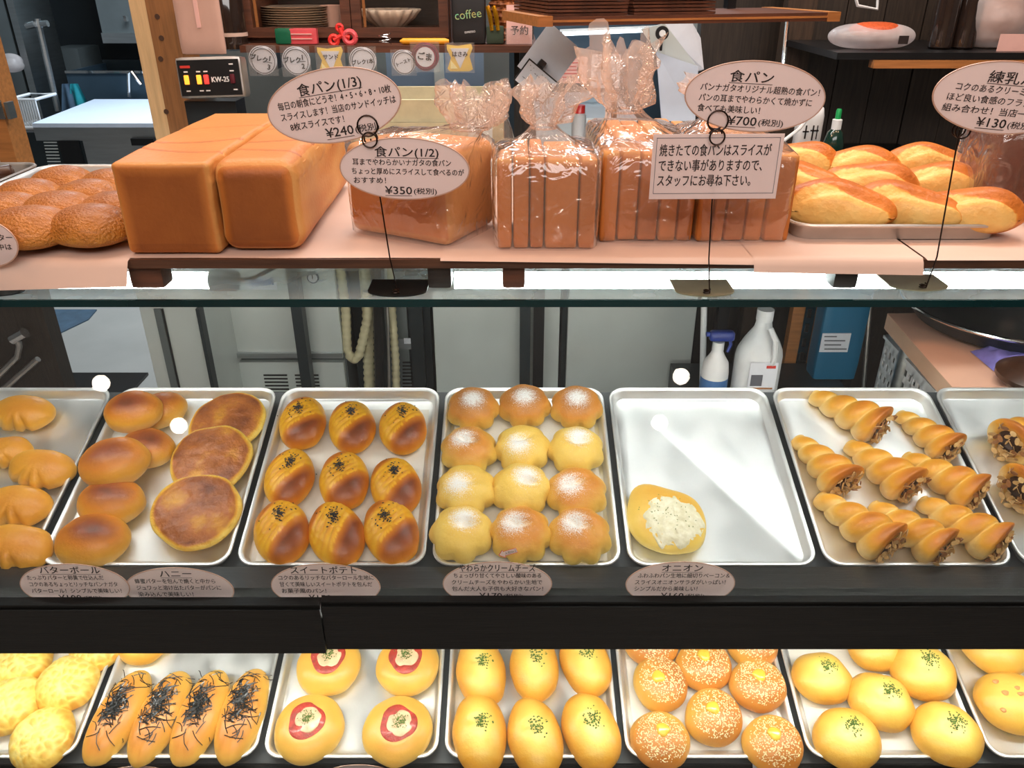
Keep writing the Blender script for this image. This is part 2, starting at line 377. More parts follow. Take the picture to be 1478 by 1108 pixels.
    def mesh(s, name, mats, smooth=True, attr=True):
        me = bpy.data.meshes.new(name); me.from_pydata(s.v, [], s.f); 
        for m in (mats if isinstance(mats, (list, tuple)) else [mats]): me.materials.append(M(m) if isinstance(m, str) else m)
        if any(s.mi): me.polygons.foreach_set('material_index', s.mi)
        if any(s.b) or any(s.p):
            a = me.attributes.new('bake', 'FLOAT', 'POINT'); a.data.foreach_set('value', s.b)
            a = me.attributes.new('pow', 'FLOAT', 'POINT'); a.data.foreach_set('value', s.p)
        me.update()
        if smooth:
            me.shade_smooth() if hasattr(me, 'shade_smooth') else None
            if smooth != 'all': me.set_sharp_from_angle(angle=RD(38))
        return me
    def build(s, name, mats, parent=None, smooth=True, world=True):
        """world=True: points are world points, moved into the parent's frame"""
        if parent is not None and world:
            inv = WM[parent.name].inverted(); s.v = [tuple(inv @ Vector(p)) for p in s.v]
        me = s.mesh(name, mats, smooth)
        o = bpy.data.objects.new(name, me); COL.objects.link(o)
        WM[o.name] = WM[parent.name].copy() if parent is not None else Matrix()
        if parent is not None: o.parent = parent
        return o
def tag(o, label=None, cat=None, group=None, kind=None):
    if label: o['label'] = label
    if cat: o['category'] = cat
    if group: o['group'] = group
    if kind: o['kind'] = kind
    return o
def thing(name, label, cat, loc=(0, 0, 0), m=None, group=None):
    o = bpy.data.objects.new(name, None); COL.objects.link(o); o.empty_display_size = .02
    mm = m if m is not None else Matrix.Translation(Vector(loc))
    o.matrix_basis = mm; WM[o.name] = mm.copy()
    return tag(o, label, cat, group)
def solo(mb, name, mats, label, cat, group=None, smooth=True, origin=None):
    """a thing that is one mesh; world points, origin put at its foot"""
    xs = [p[0] for p in mb.v]; ys = [p[1] for p in mb.v]; zs = [p[2] for p in mb.v]
    c = Vector(origin) if origin is not None else Vector(((min(xs) + max(xs)) / 2, (min(ys) + max(ys)) / 2, min(zs)))
    mb.v = [tuple(Vector(p) - c) for p in mb.v]
    me = mb.mesh(name, mats, smooth); o = bpy.data.objects.new(name, me); COL.objects.link(o); o.location = c
    WM[o.name] = Matrix.Translation(c)
    return tag(o, label, cat, group)
def struct(mb, name, mats, smooth=False):
    o = mb.build(name, mats, None, smooth); o['kind'] = 'structure'; return o
def children(o): return [c for c in KIDS.get(o.name, [])]
def copy_tree(o, m, label, group=None):
    r = o.copy(); COL.objects.link(r); r.matrix_basis = m; WM[r.name] = m.copy(); r['label'] = label
    if group: r['group'] = group
    for ch in o.children:
        c = ch.copy(); COL.objects.link(c); c.parent = r; WM[c.name] = m.copy()
        for g in ch.children:
            d = g.copy(); COL.objects.link(d); d.parent = c
    return r
def fbm(p, sc, o=0): return noise.noise(Vector((p[0] * sc + o, p[1] * sc + o * 1.7, p[2] * sc - o)))

# ------------------------------------------------------------------ lettering
def text_pts(body, size, width=None, bold=0.0, res=2):
    cu = bpy.data.curves.new('t', 'FONT'); cu.body = body; cu.size = size; cu.align_x = 'LEFT'; cu.resolution_u = res; cu.offset = bold
    o = bpy.data.objects.new('t', cu); COL.objects.link(o)
    dg = bpy.context.evaluated_depsgraph_get(); dg.update()
    me = bpy.data.meshes.new_from_object(o.evaluated_get(dg))
    vs = [Vector(v.co) for v in me.vertices]; fs = [tuple(p.vertices) for p in me.polygons]
    bpy.data.objects.remove(o); bpy.data.curves.remove(cu); bpy.data.meshes.remove(me)
    if not vs: return [], [], 0
    x0 = min(p.x for p in vs); x1 = max(p.x for p in vs)
    k = (width / (x1 - x0)) if width else 1
    for p in vs: p.x = (p.x - x0) * k; p.z = 0
    return vs, fs, (x1 - x0) * k
def lettering(lines, m, name='lettering', mt='ink', parent=None, off=.0006, res=2, bold=0):
    """lines: (text, x, y, size, width or None, align, underline) in the card's own plane (x across, y up); m maps that plane to the world"""
    mb = MB()
    for (body, x, y, size, width, al, ul) in lines:
        if not body: continue
        vs, fs, wd = text_pts(body, size, width, 0, res)
        dx = x - (wd / 2 if al == 'c' else wd if al == 'r' else 0)
        for q_, (bx_, by_) in enumerate(((0, 0), (1, 0), (0, 1), (1, 1)) if bold else ((0, 0),)):
            mb.add([m @ Vector((p.x + dx + bx_ * bold * size, p.y + y + by_ * bold * size * .7, off + q_ * .00002)) for p in vs], fs)
        if ul:
            t = size * .045
            mb.add([m @ Vector(q) for q in ((dx, y - size * .12 - t, off), (dx + wd, y - size * .12 - t, off), (dx + wd, y - size * .12, off), (dx, y - size * .12, off))], [(0, 1, 2, 3)])
    return mb.build(name, mt, parent, False)
def frame_at(c, tilt=0, lean=0, yaw=0):
    """card frame: x right, y up, z towards the shopper; tilt in its own plane, lean back, yaw"""
    return Matrix.Translation(Vector(c)) @ Matrix.Rotation(yaw, 4, 'Z') @ Matrix.Rotation(pi / 2 - lean, 4, 'X') @ Matrix.Rotation(tilt, 4, 'Z')

# ================================================================== THE ROOM
XL, XR, YB, YF, ZC = -3.2, 2.2, 6.0, -2.2, 2.6
struct(MB().box(XL, XR, YF, YB, -.06, 0), 'floor', 'floor_lino')
struct(MB().box(XL, XR, YF, YB, ZC, ZC + .06), 'ceiling', 'ceiling_paint')
struct(MB().box(XL - .08, XR + .08, YB, YB + .08, -.06, ZC + .06), 'wall_back', 'wall_dark')
struct(MB().box(XL - .08, XR + .08, YF - .08, YF, -.06, ZC + .06), 'wall_front', 'wall_shop')
struct(MB().box(XL - .08, XL, YF, YB, -.06, ZC + .06), 'wall_left', 'wall_paint')
struct(MB().box(XR, XR + .08, YF, YB, -.06, ZC + .06), 'wall_right', 'wall_paint')

# ================================================================== THE DISPLAY CASE
ZG = 1.193; ZS = 1.234              # glass top, top of the wooden shelf board
YR = .893                            # front face of the dark rail
case = thing('display_case', 'long glass bakery display case with dark wooden rail and two lit tiers of trays', 'display case', (0, 1.1, 0))
CX0, CX1 = -1.12, 1.16
mb = MB(); mb.box(CX0, CX1, .909, 1.40, ZG - .0085, ZG); mb.build('top_glass', 'glass_top', case, False)
MB().box(CX0, CX1, .905, .909, ZG - .0085, ZG + .0003).build('glass_edge', 'teal_edge', case, False)
MB().box(CX0, CX1, .911, .917, .665, ZG - .009).build('front_glass', 'glass_front', case, False)
MB().box(CX0, CX1, .8945, .8975, .345, .63).build('lower_glass', 'glass_front', case, False)
XJ = PY(466, 900, YR).x
for x0, x1, yf, z0, z1 in ((XJ + .0006, CX1, YR, .628, .7195), (CX0, XJ - .0006, YR - .004, .6235, .7165)):
    b = MB(); b.box(x0, x1, yf, .9105, z0, z1 - .006); b.box(x0, x1, yf + .004, .9105, z1 - .006, z1)
    b.build('front_rail', 'rail_face', case, False)
MB().box(CX0, CX1, .926, .974, .700, .7205).build('card_ledge', 'wood_rail', case, False)
MB().box(CX0, CX1, .900, .926, .640, .664).build('glass_channel', 'wood_rail', case, False)
UP_T, LO_T = RD(18), RD(16.6)
U0 = Vector((0, .977, CZ - .829)); L0 = Vector((0, .906, CZ - 1.186))
def tmat(p, t): return Matrix.Translation(p) @ Matrix.Rotation(t, 4, 'X')
MU, ML = tmat(U0, UP_T), tmat(L0, LO_T)
MB().box(CX0, CX1, -.02, .40, -.036, -.0245, MU).build('upper_deck', 'deck', case, False)
MB().box(CX0, CX1, 0.0, .44, -.036, -.0245, ML).build('lower_deck', 'deck', case, False)
MB().box(CX0, CX1, .899, .925, .29, .335).build('lower_ledge', 'wood_rail', case, False)
MB().box(CX0, CX1, .885, .899, .04, .345).build('base_panel', 'wood_rail', case, False)
for x in (CX0 - .03, CX1):
    MB().box(x, x + .03, .885, 1.42, 0, ZG - .009).build('end_panel', 'wood_rail', case, False)
for x in (CX0, CX1 - .03):
    MB().box(x, x + .03, 1.39, 1.42, 0, ZG - .009).build('rear_post', 'wood_rail', case, False)
MB().box(CX0, CX1, 1.28, 1.30, .04, .30).build('back_panel', 'wood_rail', case, False)
# tubes
def tube_lamp(x0, x1, y, z, r=.0125, gm='tube_glow'):
    MB().tube([(x0, y, z), (x1, y, z)], r, 12).build('light_tube', gm, case)
    for xa, xb in ((x0 - .035, x0 + .004), (x1 - .004, x1 + .035)):
        MB().tube([(xa, y, z), (xa + .004, y, z), (xb - .004, y, z), (xb, y, z)], [r * 1.15, r * 1.3, r * 1.3, r * 1.15], 14).build('tube_socket', 'tin_socket', case)
TY, TZ = 1.105, 1.146
xs = PY(309, 407, TY).x
tube_lamp(-.98, xs, TY, TZ); tube_lamp(PY(652, 400, TY).x, 1.1, TY, TZ)
tube_lamp(-1.06, -.02, .937, .657, .011, 'tube_glow_lower'); tube_lamp(.055, 1.1, .937, .657, .011, 'tube_glow_lower')
MB().tube([(xs + .03, TY, TZ), (xs + .06, TY, TZ + .004), (xs + .10, TY + .02, TZ + .02), (xs + .18, TY + .05, TZ + .03)], .003, 6).build('lamp_cable', 'black_plastic', case)

# wooden riser board on block feet, standing on the glass
board = thing('shelf_board', 'brown wooden shelf board on short block feet standing on the glass case top', 'shelf', (0, 1.15, ZG))
MB().box(-1.08, 1.12, .938, 1.39, ZS - .0115, ZS).build('board', 'wood_board', board, False)
for i, (u0, u1) in enumerate(((-60, -25), (188, 236), (617, 652), (725, 758), (1203, 1238), (1500, 1535))):
    p0 = PY(u0, 408, .945).x; p1 = PY(u1, 408, .945).x
    for y in (.945, 1.33):
        MB().rbox(((p0 + p1) / 2, y + .016, ZG + .0148), ((p1 - p0) / 2, .016, .0145), .003, 4).build('foot', 'wood_brown' if i % 2 else 'wood_dark', board)
# parchment sheets
def paper_sheet(x0, x1, y1, over, label, skew=0, drop=.0, z=ZS + .0008):
    """lies on the board from its front edge back to y1, its front flap of length OVER bending down over the edge"""
    yf = .9375; L = (y1 - yf) + over
    def fn(s, t):
        x = x0 + (x1 - x0) * s; d = L * t - over * (1 + skew * (s - .5))
        if d >= 0: return (x, yf + d, z + .0006 * noise.noise(Vector((x * 9, d * 9, 0))))
        d = -d; r = .006
        a = min(d / r, RD(62 + 8 * noise.noise(Vector((x * 3, 5, 1))))); yy = yf - r * sin(a); zz = z - r * (1 - cos(a)); rest = d - r * a
        return (x, yy - rest * cos(a), zz - rest * sin(a))
    b = MB(); b.sheet(fn, 24, 60)
    return solo(b, 'paper_sheet', 'paper', label, 'paper', 'paper sheets on the shelf board', smooth='all')
paper_sheet(PY(-150, 380, .93).x, PY(183, 380, .93).x, 1.37, .040, 'pale pink paper sheet under the sugared buns, long flap bent down over the shelf edge', -.2)
paper_sheet(PY(184, 380, .937).x, PY(640, 380, .937).x, 1.37, -.004, 'pale pink paper sheet under the two long whole loaves, stopping short of the shelf edge', .0, z=ZS + .0008)
paper_sheet(PY(636, 380, .937).x, PY(1090, 380, .937).x, 1.37, .008, 'pale pink paper sheet under the sliced loaves, barely folded over the shelf edge', .6, z=ZS + .0022)
paper_sheet(PY(1086, 380, .937).x, PY(1334, 380, .93).x, 1.37, .022, 'pale pink paper sheet below the braided bread, short flap over the shelf edge', .15, z=ZS + .003)
paper_sheet(PY(1336, 380, .937).x, PY(1640, 380, .93).x, 1.37, .004, 'pale pink paper sheet under the dark cocoa loaf at the end of the shelf', .0, z=ZS + .0015)

# ================================================================== TRAYS
def rrect(wd, y0, y1, r, z, n=6):
    pts = []
    for cx, cy, a0 in ((wd - r, y1 - r, 0), (-wd + r, y1 - r, 90), (-wd + r, y0 + r, 180), (wd - r, y0 + r, 270)):
        for k in range(n + 1):
            a = RD(a0 + 90 * k / n); pts.append((cx + r * cos(a), cy + r * sin(a), z))
    return pts
def tray_mb(hw, L, d=.021):
    b = MB(); i = .004
    b.loops([rrect(hw - .011, .011, L - .011, .022, -d - .0012), rrect(hw - .0075, .0075, L - .0075, .026, -.006), rrect(hw - .0055, .0055, L - .0055, .026, -.004),
             rrect(hw - .001, .001, L - .001, .03, -.0045), rrect(hw, 0, L, .03, -.002), rrect(hw - .001, .001, L - .001, .03, -.0003), rrect(hw - .0035, .0035, L - .0035, .028, 0),
             rrect(hw - .006, .006, L - .006, .026, -.001), rrect(hw - .0085, .0085, L - .0085, .024, -.004), rrect(hw - .013, .013, L - .013, .02, -d + .002), rrect(hw - .016, .016, L - .016, .018, -d)])
    return b
TRAY = None
def tray(m, label, group, hw=.150, L=.39, mt='aluminium'):
    o = tray_mb(hw, L).build('baking_tray', mt, None); o.matrix_basis = m; WM[o.name] = m.copy()
    return tag(o, label, 'tray', group)
PU, PL = .31, .31
def ux(k): return PU * (k - .425 + .5)
def lx(k): return PL * (k - .39 + .5)
UN = ['crescent glove shaped rolls', 'butter balls and honey discs', 'sweet potato buns', 'sugar dusted cream cheese buns', 'one single onion bread', 'spiral cornets with almonds', 'two spiral cornets at the cut-off end']
for i, k in enumerate((-3, -2, -1, 0, 1, 2, 3)):
    tray(Matrix.Translation((ux(k) - (.0 if i else .004), 0, 0)) @ MU, 'silvery baking tray on the upper tier holding ' + UN[i], 'trays of the upper tier')
LN = ['round pale crackle topped buns', 'long rolls with seaweed shreds', 'ham and cheese rounds', 'oval buns with parsley', 'sesame buns with butter', 'large round buns with parsley', 'ham bit buns at the cut-off end']
for i, k in enumerate((-3, -2, -1, 0, 1, 2, 3)):
    tray(Matrix.Translation((lx(k), 0, 0)) @ ML, 'silvery rimmed baking tray on the lower tier holding ' + LN[i], 'trays of the lower tier')
def liner(x, m, x0, x1, y0, y1, label):
    b = MB(); b.sheet(lambda s, t: (x0 + (x1 - x0) * s, y0 + (y1 - y0) * t, -.0200 + .0006 * noise.noise(Vector((s * 4, t * 4, x)))), 10, 12)
    o = b.build('parchment_liner', 'parchment', None, 'all'); mm = Matrix.Translation((x, 0, 0)) @ m; o.matrix_basis = mm
    return tag(o, label, 'paper', 'parchment liners in the trays')
0 and liner(ux(-3), MU, -.13, .13, .02, .362, 'white parchment liner under the crescent glove shaped rolls')
0 and liner(ux(-2), MU, -.13, .13, .018, .355, 'white parchment liner under the butter balls and honey discs')
liner(ux(-1), MU, -.125, .13, .02, .35, 'white parchment liner under the sweet potato buns')
liner(ux(0), MU, -.13, .13, .02, .35, 'white parchment liner under the cream cheese buns')
0 and liner(ux(2), MU, -.13, .13, .02, .33, 'white parchment liner under the spiral cornets')
liner(lx(-3), ML, -.13, .13, .02, .3, 'white parchment liner under the crackle topped buns')
liner(lx(1), ML, -.13, .13, .02, .36, 'white parchment liner under the sesame buns')
liner(lx(2), ML, -.13, .13, .02, .36, 'white parchment liner under the large parsley buns')

# ================================================================== BREAD SHAPES
def dome(rx, ry, h, seed=0, h0=.34, sq=.85, lump=.03, bk=None, top=None, rad=None):
    def fn(a, t):
        st = sin(t) ** sq; x = cos(a) * st; y = sin(a) * st
        base = h * h0
        z = base + (h - base) * cos(t) if t < pi / 2 else base * (1 + cos(t) * 1.0)
        if t > pi / 2: q = 1 - .10 * (1 - sin(t)); x *= q; y *= q
        r = 1 + lump * noise.noise(Vector((x * 1.6 + seed, y * 1.6, z * 20 + seed * 3)))
        if rad: r *= rad(a, t)
        X, Y = x * rx * r, y * ry * r
        if top and t < pi / 2: z += top(X, Y, t)
        z = max(z, 0)
        b = bk(x, y, z / h) if bk else max(0, min(1, -.05 + .85 * (z / h) ** 1.3))
        return (X, Y, z, b) if not isinstance(b, tuple) else (X, Y, z) + b
    return fn
def surf(rx, ry, h, x, y, h0=.34, sq=.85):
    """height of the dome over (x, y)"""
    q = sqrt((x / rx) ** 2 + (y / ry) ** 2); q = min(q, .97)
    st = q ** (1 / sq); return h * h0 + h * (1 - h0) * sqrt(max(0, 1 - st * st))
def mk(mb, name, mt, m, label, cat, group):
    o = mb.build(name, mt, None, 'all'); o.matrix_basis = m; WM[o.name] = m.copy(); return tag(o, label, cat, group)
def seeds(n, rx, ry, h, gen, size, sq=.85, h0=.34, lift=.0006, shape=(1, .6, .4)):
    b = MB()
    for i in range(n):
        x, y = gen(i); z = surf(rx, ry, h, x, y, h0, sq) + lift
        e = .003; nx = -(surf(rx, ry, h, x + e, y, h0, sq) - surf(rx, ry, h, x - e, y, h0, sq)) / (2 * e); ny = -(surf(rx, ry, h, x, y + e, h0, sq) - surf(rx, ry, h, x, y - e, h0, sq)) / (2 * e)
        nrm = Vector((nx, ny, 1)).normalized(); q = nrm.to_track_quat('Z', 'Y').to_matrix().to_4x4()
        mm = Matrix.Translation((x, y, z)) @ q @ Matrix.Rotation(rnd.uniform(0, 6.3), 4, 'Z')
        s = size * rnd.uniform(.8, 1.2)
        vs = [mm @ Vector((a * s * shape[0], c * s * shape[1], d * s * shape[2])) for a, c, d in ((1, 0, 0), (0, 1, 0), (-1, 0, 0), (0, -1, 0), (0, 0, 1), (0, 0, -1))]
        b.add(vs, [(0, 1, 4), (1, 2, 4), (2, 3, 4), (3, 0, 4), (1, 0, 5), (2, 1, 5), (3, 2, 5), (0, 3, 5)])
    return b
def stuff(o): o['kind'] = 'stuff'; return o

def potato_bun(i, m, label, group):
    rx, ry, h = .0430, .062, .046; s = i * 3.1
    ang = RD(28 + 6 * i)
    def groove(X, Y, t):
        p = Y * cos(ang) - X * sin(ang); g = 0
        if -.012 < p < .036: g = -.0048 * (0.5 + .5 * cos(2 * pi * p / .0105)) ** 3 * min(1, (p + .012) / .006, (.036 - p) / .006)
        return g * sin(pi / 2 - t)
    def bk(x, y, z):
        p = y * ry * cos(ang) - x * rx * sin(ang)
        b = .22 + .22 * z
        if p < -.01: b += .56 * min(1, (-.01 - p) / .018) * z
        if p > .03: b += .38 * min(1, (p - .03) / .014) * z
        if -.012 < p < .036: b -= .32 * (0.5 + .5 * cos(2 * pi * p / .0105)) ** 2 * z
        return max(0, b - .18 * (1 - z) ** 2)
    b = MB().blob(dome(rx, ry, h, s, top=groove, bk=bk, lump=.05, sq=.8), 48, 40)
    o = mk(b, 'sweet_potato_bun', 'crust_potato', m, label, 'bread', group)
    cx, cy = rnd.uniform(-.008, .004), .016
    g = lambda k: (cx + rnd.gauss(0, .0042), cy + rnd.gauss(0, .0065)) if k % 7 else (cx + rnd.gauss(0, .014), cy + rnd.gauss(0, .015))
    stuff(seeds(85, rx, ry, h, g, .0021, .8, shape=(1, .6, .5), lift=.0008).build('black_sesame', 'black_sesame', o, False, world=False))
    return o
def cream_bun(i, m, label, group):
    rx, ry, h = .0495, .0495, .056; s = i * 5.3 + 2; nl = 7 + i % 2; ph = i * 1.1
    dx, dy = ((0, .012), (.004, .004), (.008, .002), (-.004, .006))[i % 4]; depth = (.0, .010, .019, .021)[i % 4]; px, py = ((.0, .0), (-.01, -.006), (.006, .01), (-.012, .004))[i % 4]
    def rad(a, t):
        w = max(0, min(1, (t - .9) / .7)); return 1 + w * (.20 * abs(cos(nl * a / 2 + ph)) ** .8 - .13) + .03 * (1 - w) * abs(cos(nl * a / 2 + ph)) * sin(t)
    def top(X, Y, t):
        q = ((X - dx) / .016) ** 2 + ((Y - dy) / .0065) ** 2; return -depth * math.exp(-q)
    def bk(x, y, z):
        b = .08 + .30 * z + (.42 if i % 4 == 0 else 0) * z + (.30 * max(0, min(1, (z - .35) / .6)) if i % 4 == 3 else 0)
        q = ((x * rx - px) ** 2 + (y * ry - py) ** 2) / (.026 ** 2)
        return (b, .62 * math.exp(-q * 1.1) + (.25 if z > .5 else 0))
    b = MB().blob(dome(rx, ry, h, s, top=top, bk=bk, lump=.04, sq=.72, rad=rad, h0=.42), 56, 32)
    return mk(b, 'cream_cheese_bun', 'crust_cream', m, label, 'bread', group)
def butter_ball(i, m, label, group):
    b = MB().blob(dome(.058, .047, .053, i * 2.2, lump=.06, sq=.85, bk=lambda x, y, z: max(0, .02 + .92 * z ** 1.5 * (1 - .45 * max(0, -y)))), 40, 26)
    return mk(b, 'butter_ball_bun', 'crust_bun', m, label, 'bread', group)
def honey_disc(i, m, label, group):
    rx = .073
    def top(X, Y, t):
        q = sqrt(X * X + Y * Y) / rx
        return .0032 * fbm((X, Y, i), 70) * (1 - q * .6) + .0016 * abs(fbm((X, Y, i), 160)) - .003 * math.exp(-((q - .80) / .1) ** 2) * 0
    def bk(x, y, z):
        q = sqrt(x * x + y * y); n = .5 * noise.noise(Vector((x * 1.3 + i * 4, y * 1.3, i)))
        return (.62 + .2 * n + .32 * n) * max(0, min(1, (.97 - q) / .10)) if z > .55 else .05
    b = MB().blob(dome(rx, .074, .024, i * 2.2, lump=.07, sq=.42, top=top, bk=bk, h0=.5), 56, 36)
    return mk(b, 'honey_bread', 'crust_honey', m, label, 'bread', group)
def glove_roll(i, m, label, group):
    rx, ry, h = .062, .040, .042
    def rad(a, t):
        if sin(a) >= 0: return 1
        c = cos(a); g = 0
        for k in (-.42, 0, .42): g += math.exp(-((c - k) / .06) ** 2)
        return 1 - .30 * g * (-sin(a)) * min(1, t)
    b = MB().blob(dome(rx, ry, h, i * 2.9, lump=.08, sq=.8, rad=rad, bk=lambda x, y, z: max(0, .04 + .46 * z ** 1.2 + .10 * x)), 64, 28)
    return mk(b, 'glove_roll', 'crust_bun', m, label, 'bread', group)
def onion_bread(i, m, label, group):
    rx, ry, h = .066, .064, .036
    def rad(a, t): return 1 + .26 * math.exp(-((a - 2.35) / .40) ** 2) + .06 * math.exp(-((a - 5.6) / .4) ** 2)
    b = MB().blob(dome(rx, ry, h, 3, lump=.05, sq=.8, rad=rad, bk=lambda x, y, z: max(0, .0 + .55 * z + .25 * max(0, y))), 56, 26)
    o = mk(b, 'onion_bread', 'crust_pale', m, label, 'bread', group)
    def fn(a, t):
        st = sin(t) ** .9; x = .010 + .049 * cos(a) * st * (1 + .25 * noise.noise(Vector((cos(a) * 2, sin(a) * 2, 3)))); y = -.010 + .045 * sin(a) * st * (1 + .35 * noise.noise(Vector((cos(a) * 2, sin(a) * 2, 8))))
        z = surf(rx, ry, h, x, y) + .0035 * cos(t) + (.0035 * fbm((x, y, 0), 130) + .002 * fbm((x, y, 0), 300)) * (1 if t < 1.6 else 0)
        return (x, y, z, 0)
    MB().blob(fn, 60, 30).build('onion_topping', 'onion_cream', o, 'all', world=False)
    stuff(seeds(45, rx, ry, h, lambda k: (.006 + rnd.gauss(0, .02), -.004 + rnd.gauss(0, .014)), .0016, lift=.004, shape=(1, .5, .3)).build('herb_flakes', 'onion_bit', o, False, world=False))
    return o
def cornet(i, m, label, group):
    L = .135; n = 96; nu = 40; turns = 3.9; rows = []; bk = []
    R = lambda s: .0125 + .0275 * s ** .9
    cz = lambda s: R(s) * .86
    def prof(s, a):
        ph = (turns * s ** .9 - a / (2 * pi)) % 1.0
        bulge = sin(pi * ph) ** .5
        r = R(s) * (.70 + .33 * bulge)
        return r, bulge
    L2 = []; bks = []
    for j in range(n + 1):
        s = j / n; end = 1.0
        if s < .05: end = sqrt(1 - (1 - s / .05) ** 2) * .98 + .02
        if s > .965: end = .80 + .20 * sqrt(max(0, 1 - ((s - .965) / .035) ** 2))
        ring = []
        for k in range(nu):
            a = 2 * pi * k / nu; r, bu = prof(s, a); r *= end
            x = r * cos(a); z = cz(s) + r * sin(a)
            if z < 0.0: z = 0.0
            ring.append((x * 1.08, L * s, z)); up = max(0, sin(a))
            bks.append(max(0, min(1, .06 + (.55 * up * bu ** 2 + .06 * up) * (.45 + .55 * s) + .12 * s * up)))
        L2.append(ring)
    for rr, dy in ((.60, .002), (.44, -.010)):
        L2.append([(R(1) * rr * cos(2 * pi * k / nu), L + dy, cz(1) + R(1) * rr * sin(2 * pi * k / nu)) for k in range(nu)]); bks += [.25] * nu
    b = MB().loops(L2, bake=bks)
    o = mk(b, 'spiral_cornet', 'crust_bun', m, label, 'bread', group)
    f = MB().blob(lambda a, t: (R(1) * .52 * cos(a) * sin(t), L - .005 + .009 * cos(t) + .002 * fbm((cos(a), sin(a), t), 3), cz(1) + R(1) * .52 * sin(a) * sin(t), 0), 20, 12)
    f.build('chocolate_filling', 'choco', o, 'all', world=False)
    al = MB()
    for k in range(44):
        a = rnd.uniform(0, 2 * pi); q = R(1) * sqrt(rnd.random()) * .80; 
        c = Vector((q * cos(a), L + rnd.uniform(.002, .009), max(.006, cz(1) + q * sin(a))))
        mm = Matrix.Translation(c) @ Matrix.Rotation(rnd.uniform(0, 6.28), 4, 'Y') @ Matrix.Rotation(rnd.uniform(-.9, .9), 4, 'X') @ Matrix.Rotation(rnd.uniform(-.9, .9), 4, 'Z')
        al.cur = 1 if k % 5 == 0 else 0
        al.prism([mm @ Vector((.0065 * cos(x * pi / 4), 0, .0038 * sin(x * pi / 4))) for x in range(8)], (mm.to_3x3() @ Vector((0, .0008, 0))))
    stuff(al.build('almond_slices', ['almond', 'almond_skin'], o, False, world=False))
    return o
def seaweed_roll(i, m, label, group):
    rx, ry, h = .040, .086, .046
    top = lambda X, Y, t: -.0016 * math.exp(-(X / .0015) ** 2) * (1 if Y < -.02 else .3)
    b = MB().blob(dome(rx, ry, h, i * 3.3, lump=.05, sq=.72, top=top, bk=lambda x, y, z: max(0, .10 + .62 * z ** 1.5 + .15 * max(0, -y) * z)), 36, 44)
    o = mk(b, 'seaweed_roll', 'crust_pale2', m, label, 'bread', group)
    st = MB()
    for k in range(170):
        core = k % 4 != 0
        x = rnd.gauss(0, .009 if core else .016); y = .012 + rnd.gauss(0, .017 if core else .034)
        a = rnd.uniform(0, pi); ln = rnd.uniform(.004, .011) if core else rnd.uniform(.008, .02); pts = []
        cv = rnd.uniform(-.8, .8)
        for q in range(4):
            f = q / 3 - .5; xx = x + cos(a + cv * f) * ln * f * 2; yy = y + sin(a + cv * f) * ln * f * 2
            xx = max(-rx * .9, min(rx * .9, xx)); yy = max(-ry * .9, min(ry * .9, yy))
            pts.append((xx, yy, surf(rx, ry, h, xx, yy, sq=.72) + .0008 + rnd.uniform(0, .0035 if core else .001)))
        st.tube(pts, .0008, 3)
    stuff(st.build('seaweed_shreds', 'seaweed', o, False, world=False)); return o
def ham_round(i, m, label, group):
    rx, ry, h = .0605, .0605, .046
    b = MB().blob(dome(rx, ry, h, i * 3.7, lump=.05, sq=.75, top=lambda X, Y, t: -.006 * math.exp(-((X * X + Y * Y) / .028 ** 2) ** 2), bk=lambda x, y, z: max(0, .05 + .5 * z)), 48, 32)
    o = mk(b, 'ham_cheese_round', 'crust_pale2', m, label, 'bread', group)
    zc = h - .0065
    MB().blob(lambda a, t: (.034 * cos(a) * sin(t) ** .4, .034 * sin(a) * sin(t) ** .4 + .004, zc + .0045 * cos(t) + .001 * sin(3 * a + i), 0), 40, 14).build('ham_slice', 'ham', o, 'all', world=False)
    def ch(a, t):
        st = sin(t) ** .6; r = .0225 * (1 + .12 * noise.noise(Vector((cos(a) * 1.5 + i, sin(a) * 1.5, 2))))
        x, y = r * cos(a) * st, r * sin(a) * st + .005; return (x + .003, y, zc + .0035 + .0030 * cos(t) + (.0015 * fbm((x, y, i), 90) if t < 1.6 else 0), 0)
    MB().blob(ch, 36, 18).build('melted_cheese', 'cheese', o, 'all', world=False)
    f = MB()
    for k in range(110):
        x, y = rnd.gauss(.002, .006), rnd.gauss(.008, .006)
        c = Vector((x, y, zc + .0085 + rnd.uniform(-.001, .001))); s = rnd.uniform(.0006, .0014)
        mm = Matrix.Translation(c) @ Matrix.Rotation(rnd.uniform(0, 6), 4, 'Z') @ Matrix.Rotation(rnd.uniform(-.6, .6), 4, 'X')
        f.add([mm @ Vector(q) for q in ((-s, -s * .6, 0), (s, -s * .6, 0), (s, s * .6, 0), (-s, s * .6, s * .4))], [(0, 1, 2, 3)])
    stuff(f.build('parsley_flakes', 'parsley', o, False, world=False)); return o
def parsley_flakes(o, rx, ry, h, sq, cx, cy, n=70, sg=.0075, h0=.34):
    stuff(seeds(n, rx, ry, h, lambda k: (cx + rnd.gauss(0, sg), cy + rnd.gauss(0, sg)), .0019, sq, h0, shape=(1, .7, .3), lift=.0011).build('parsley_flakes', 'parsley', o, False, world=False))
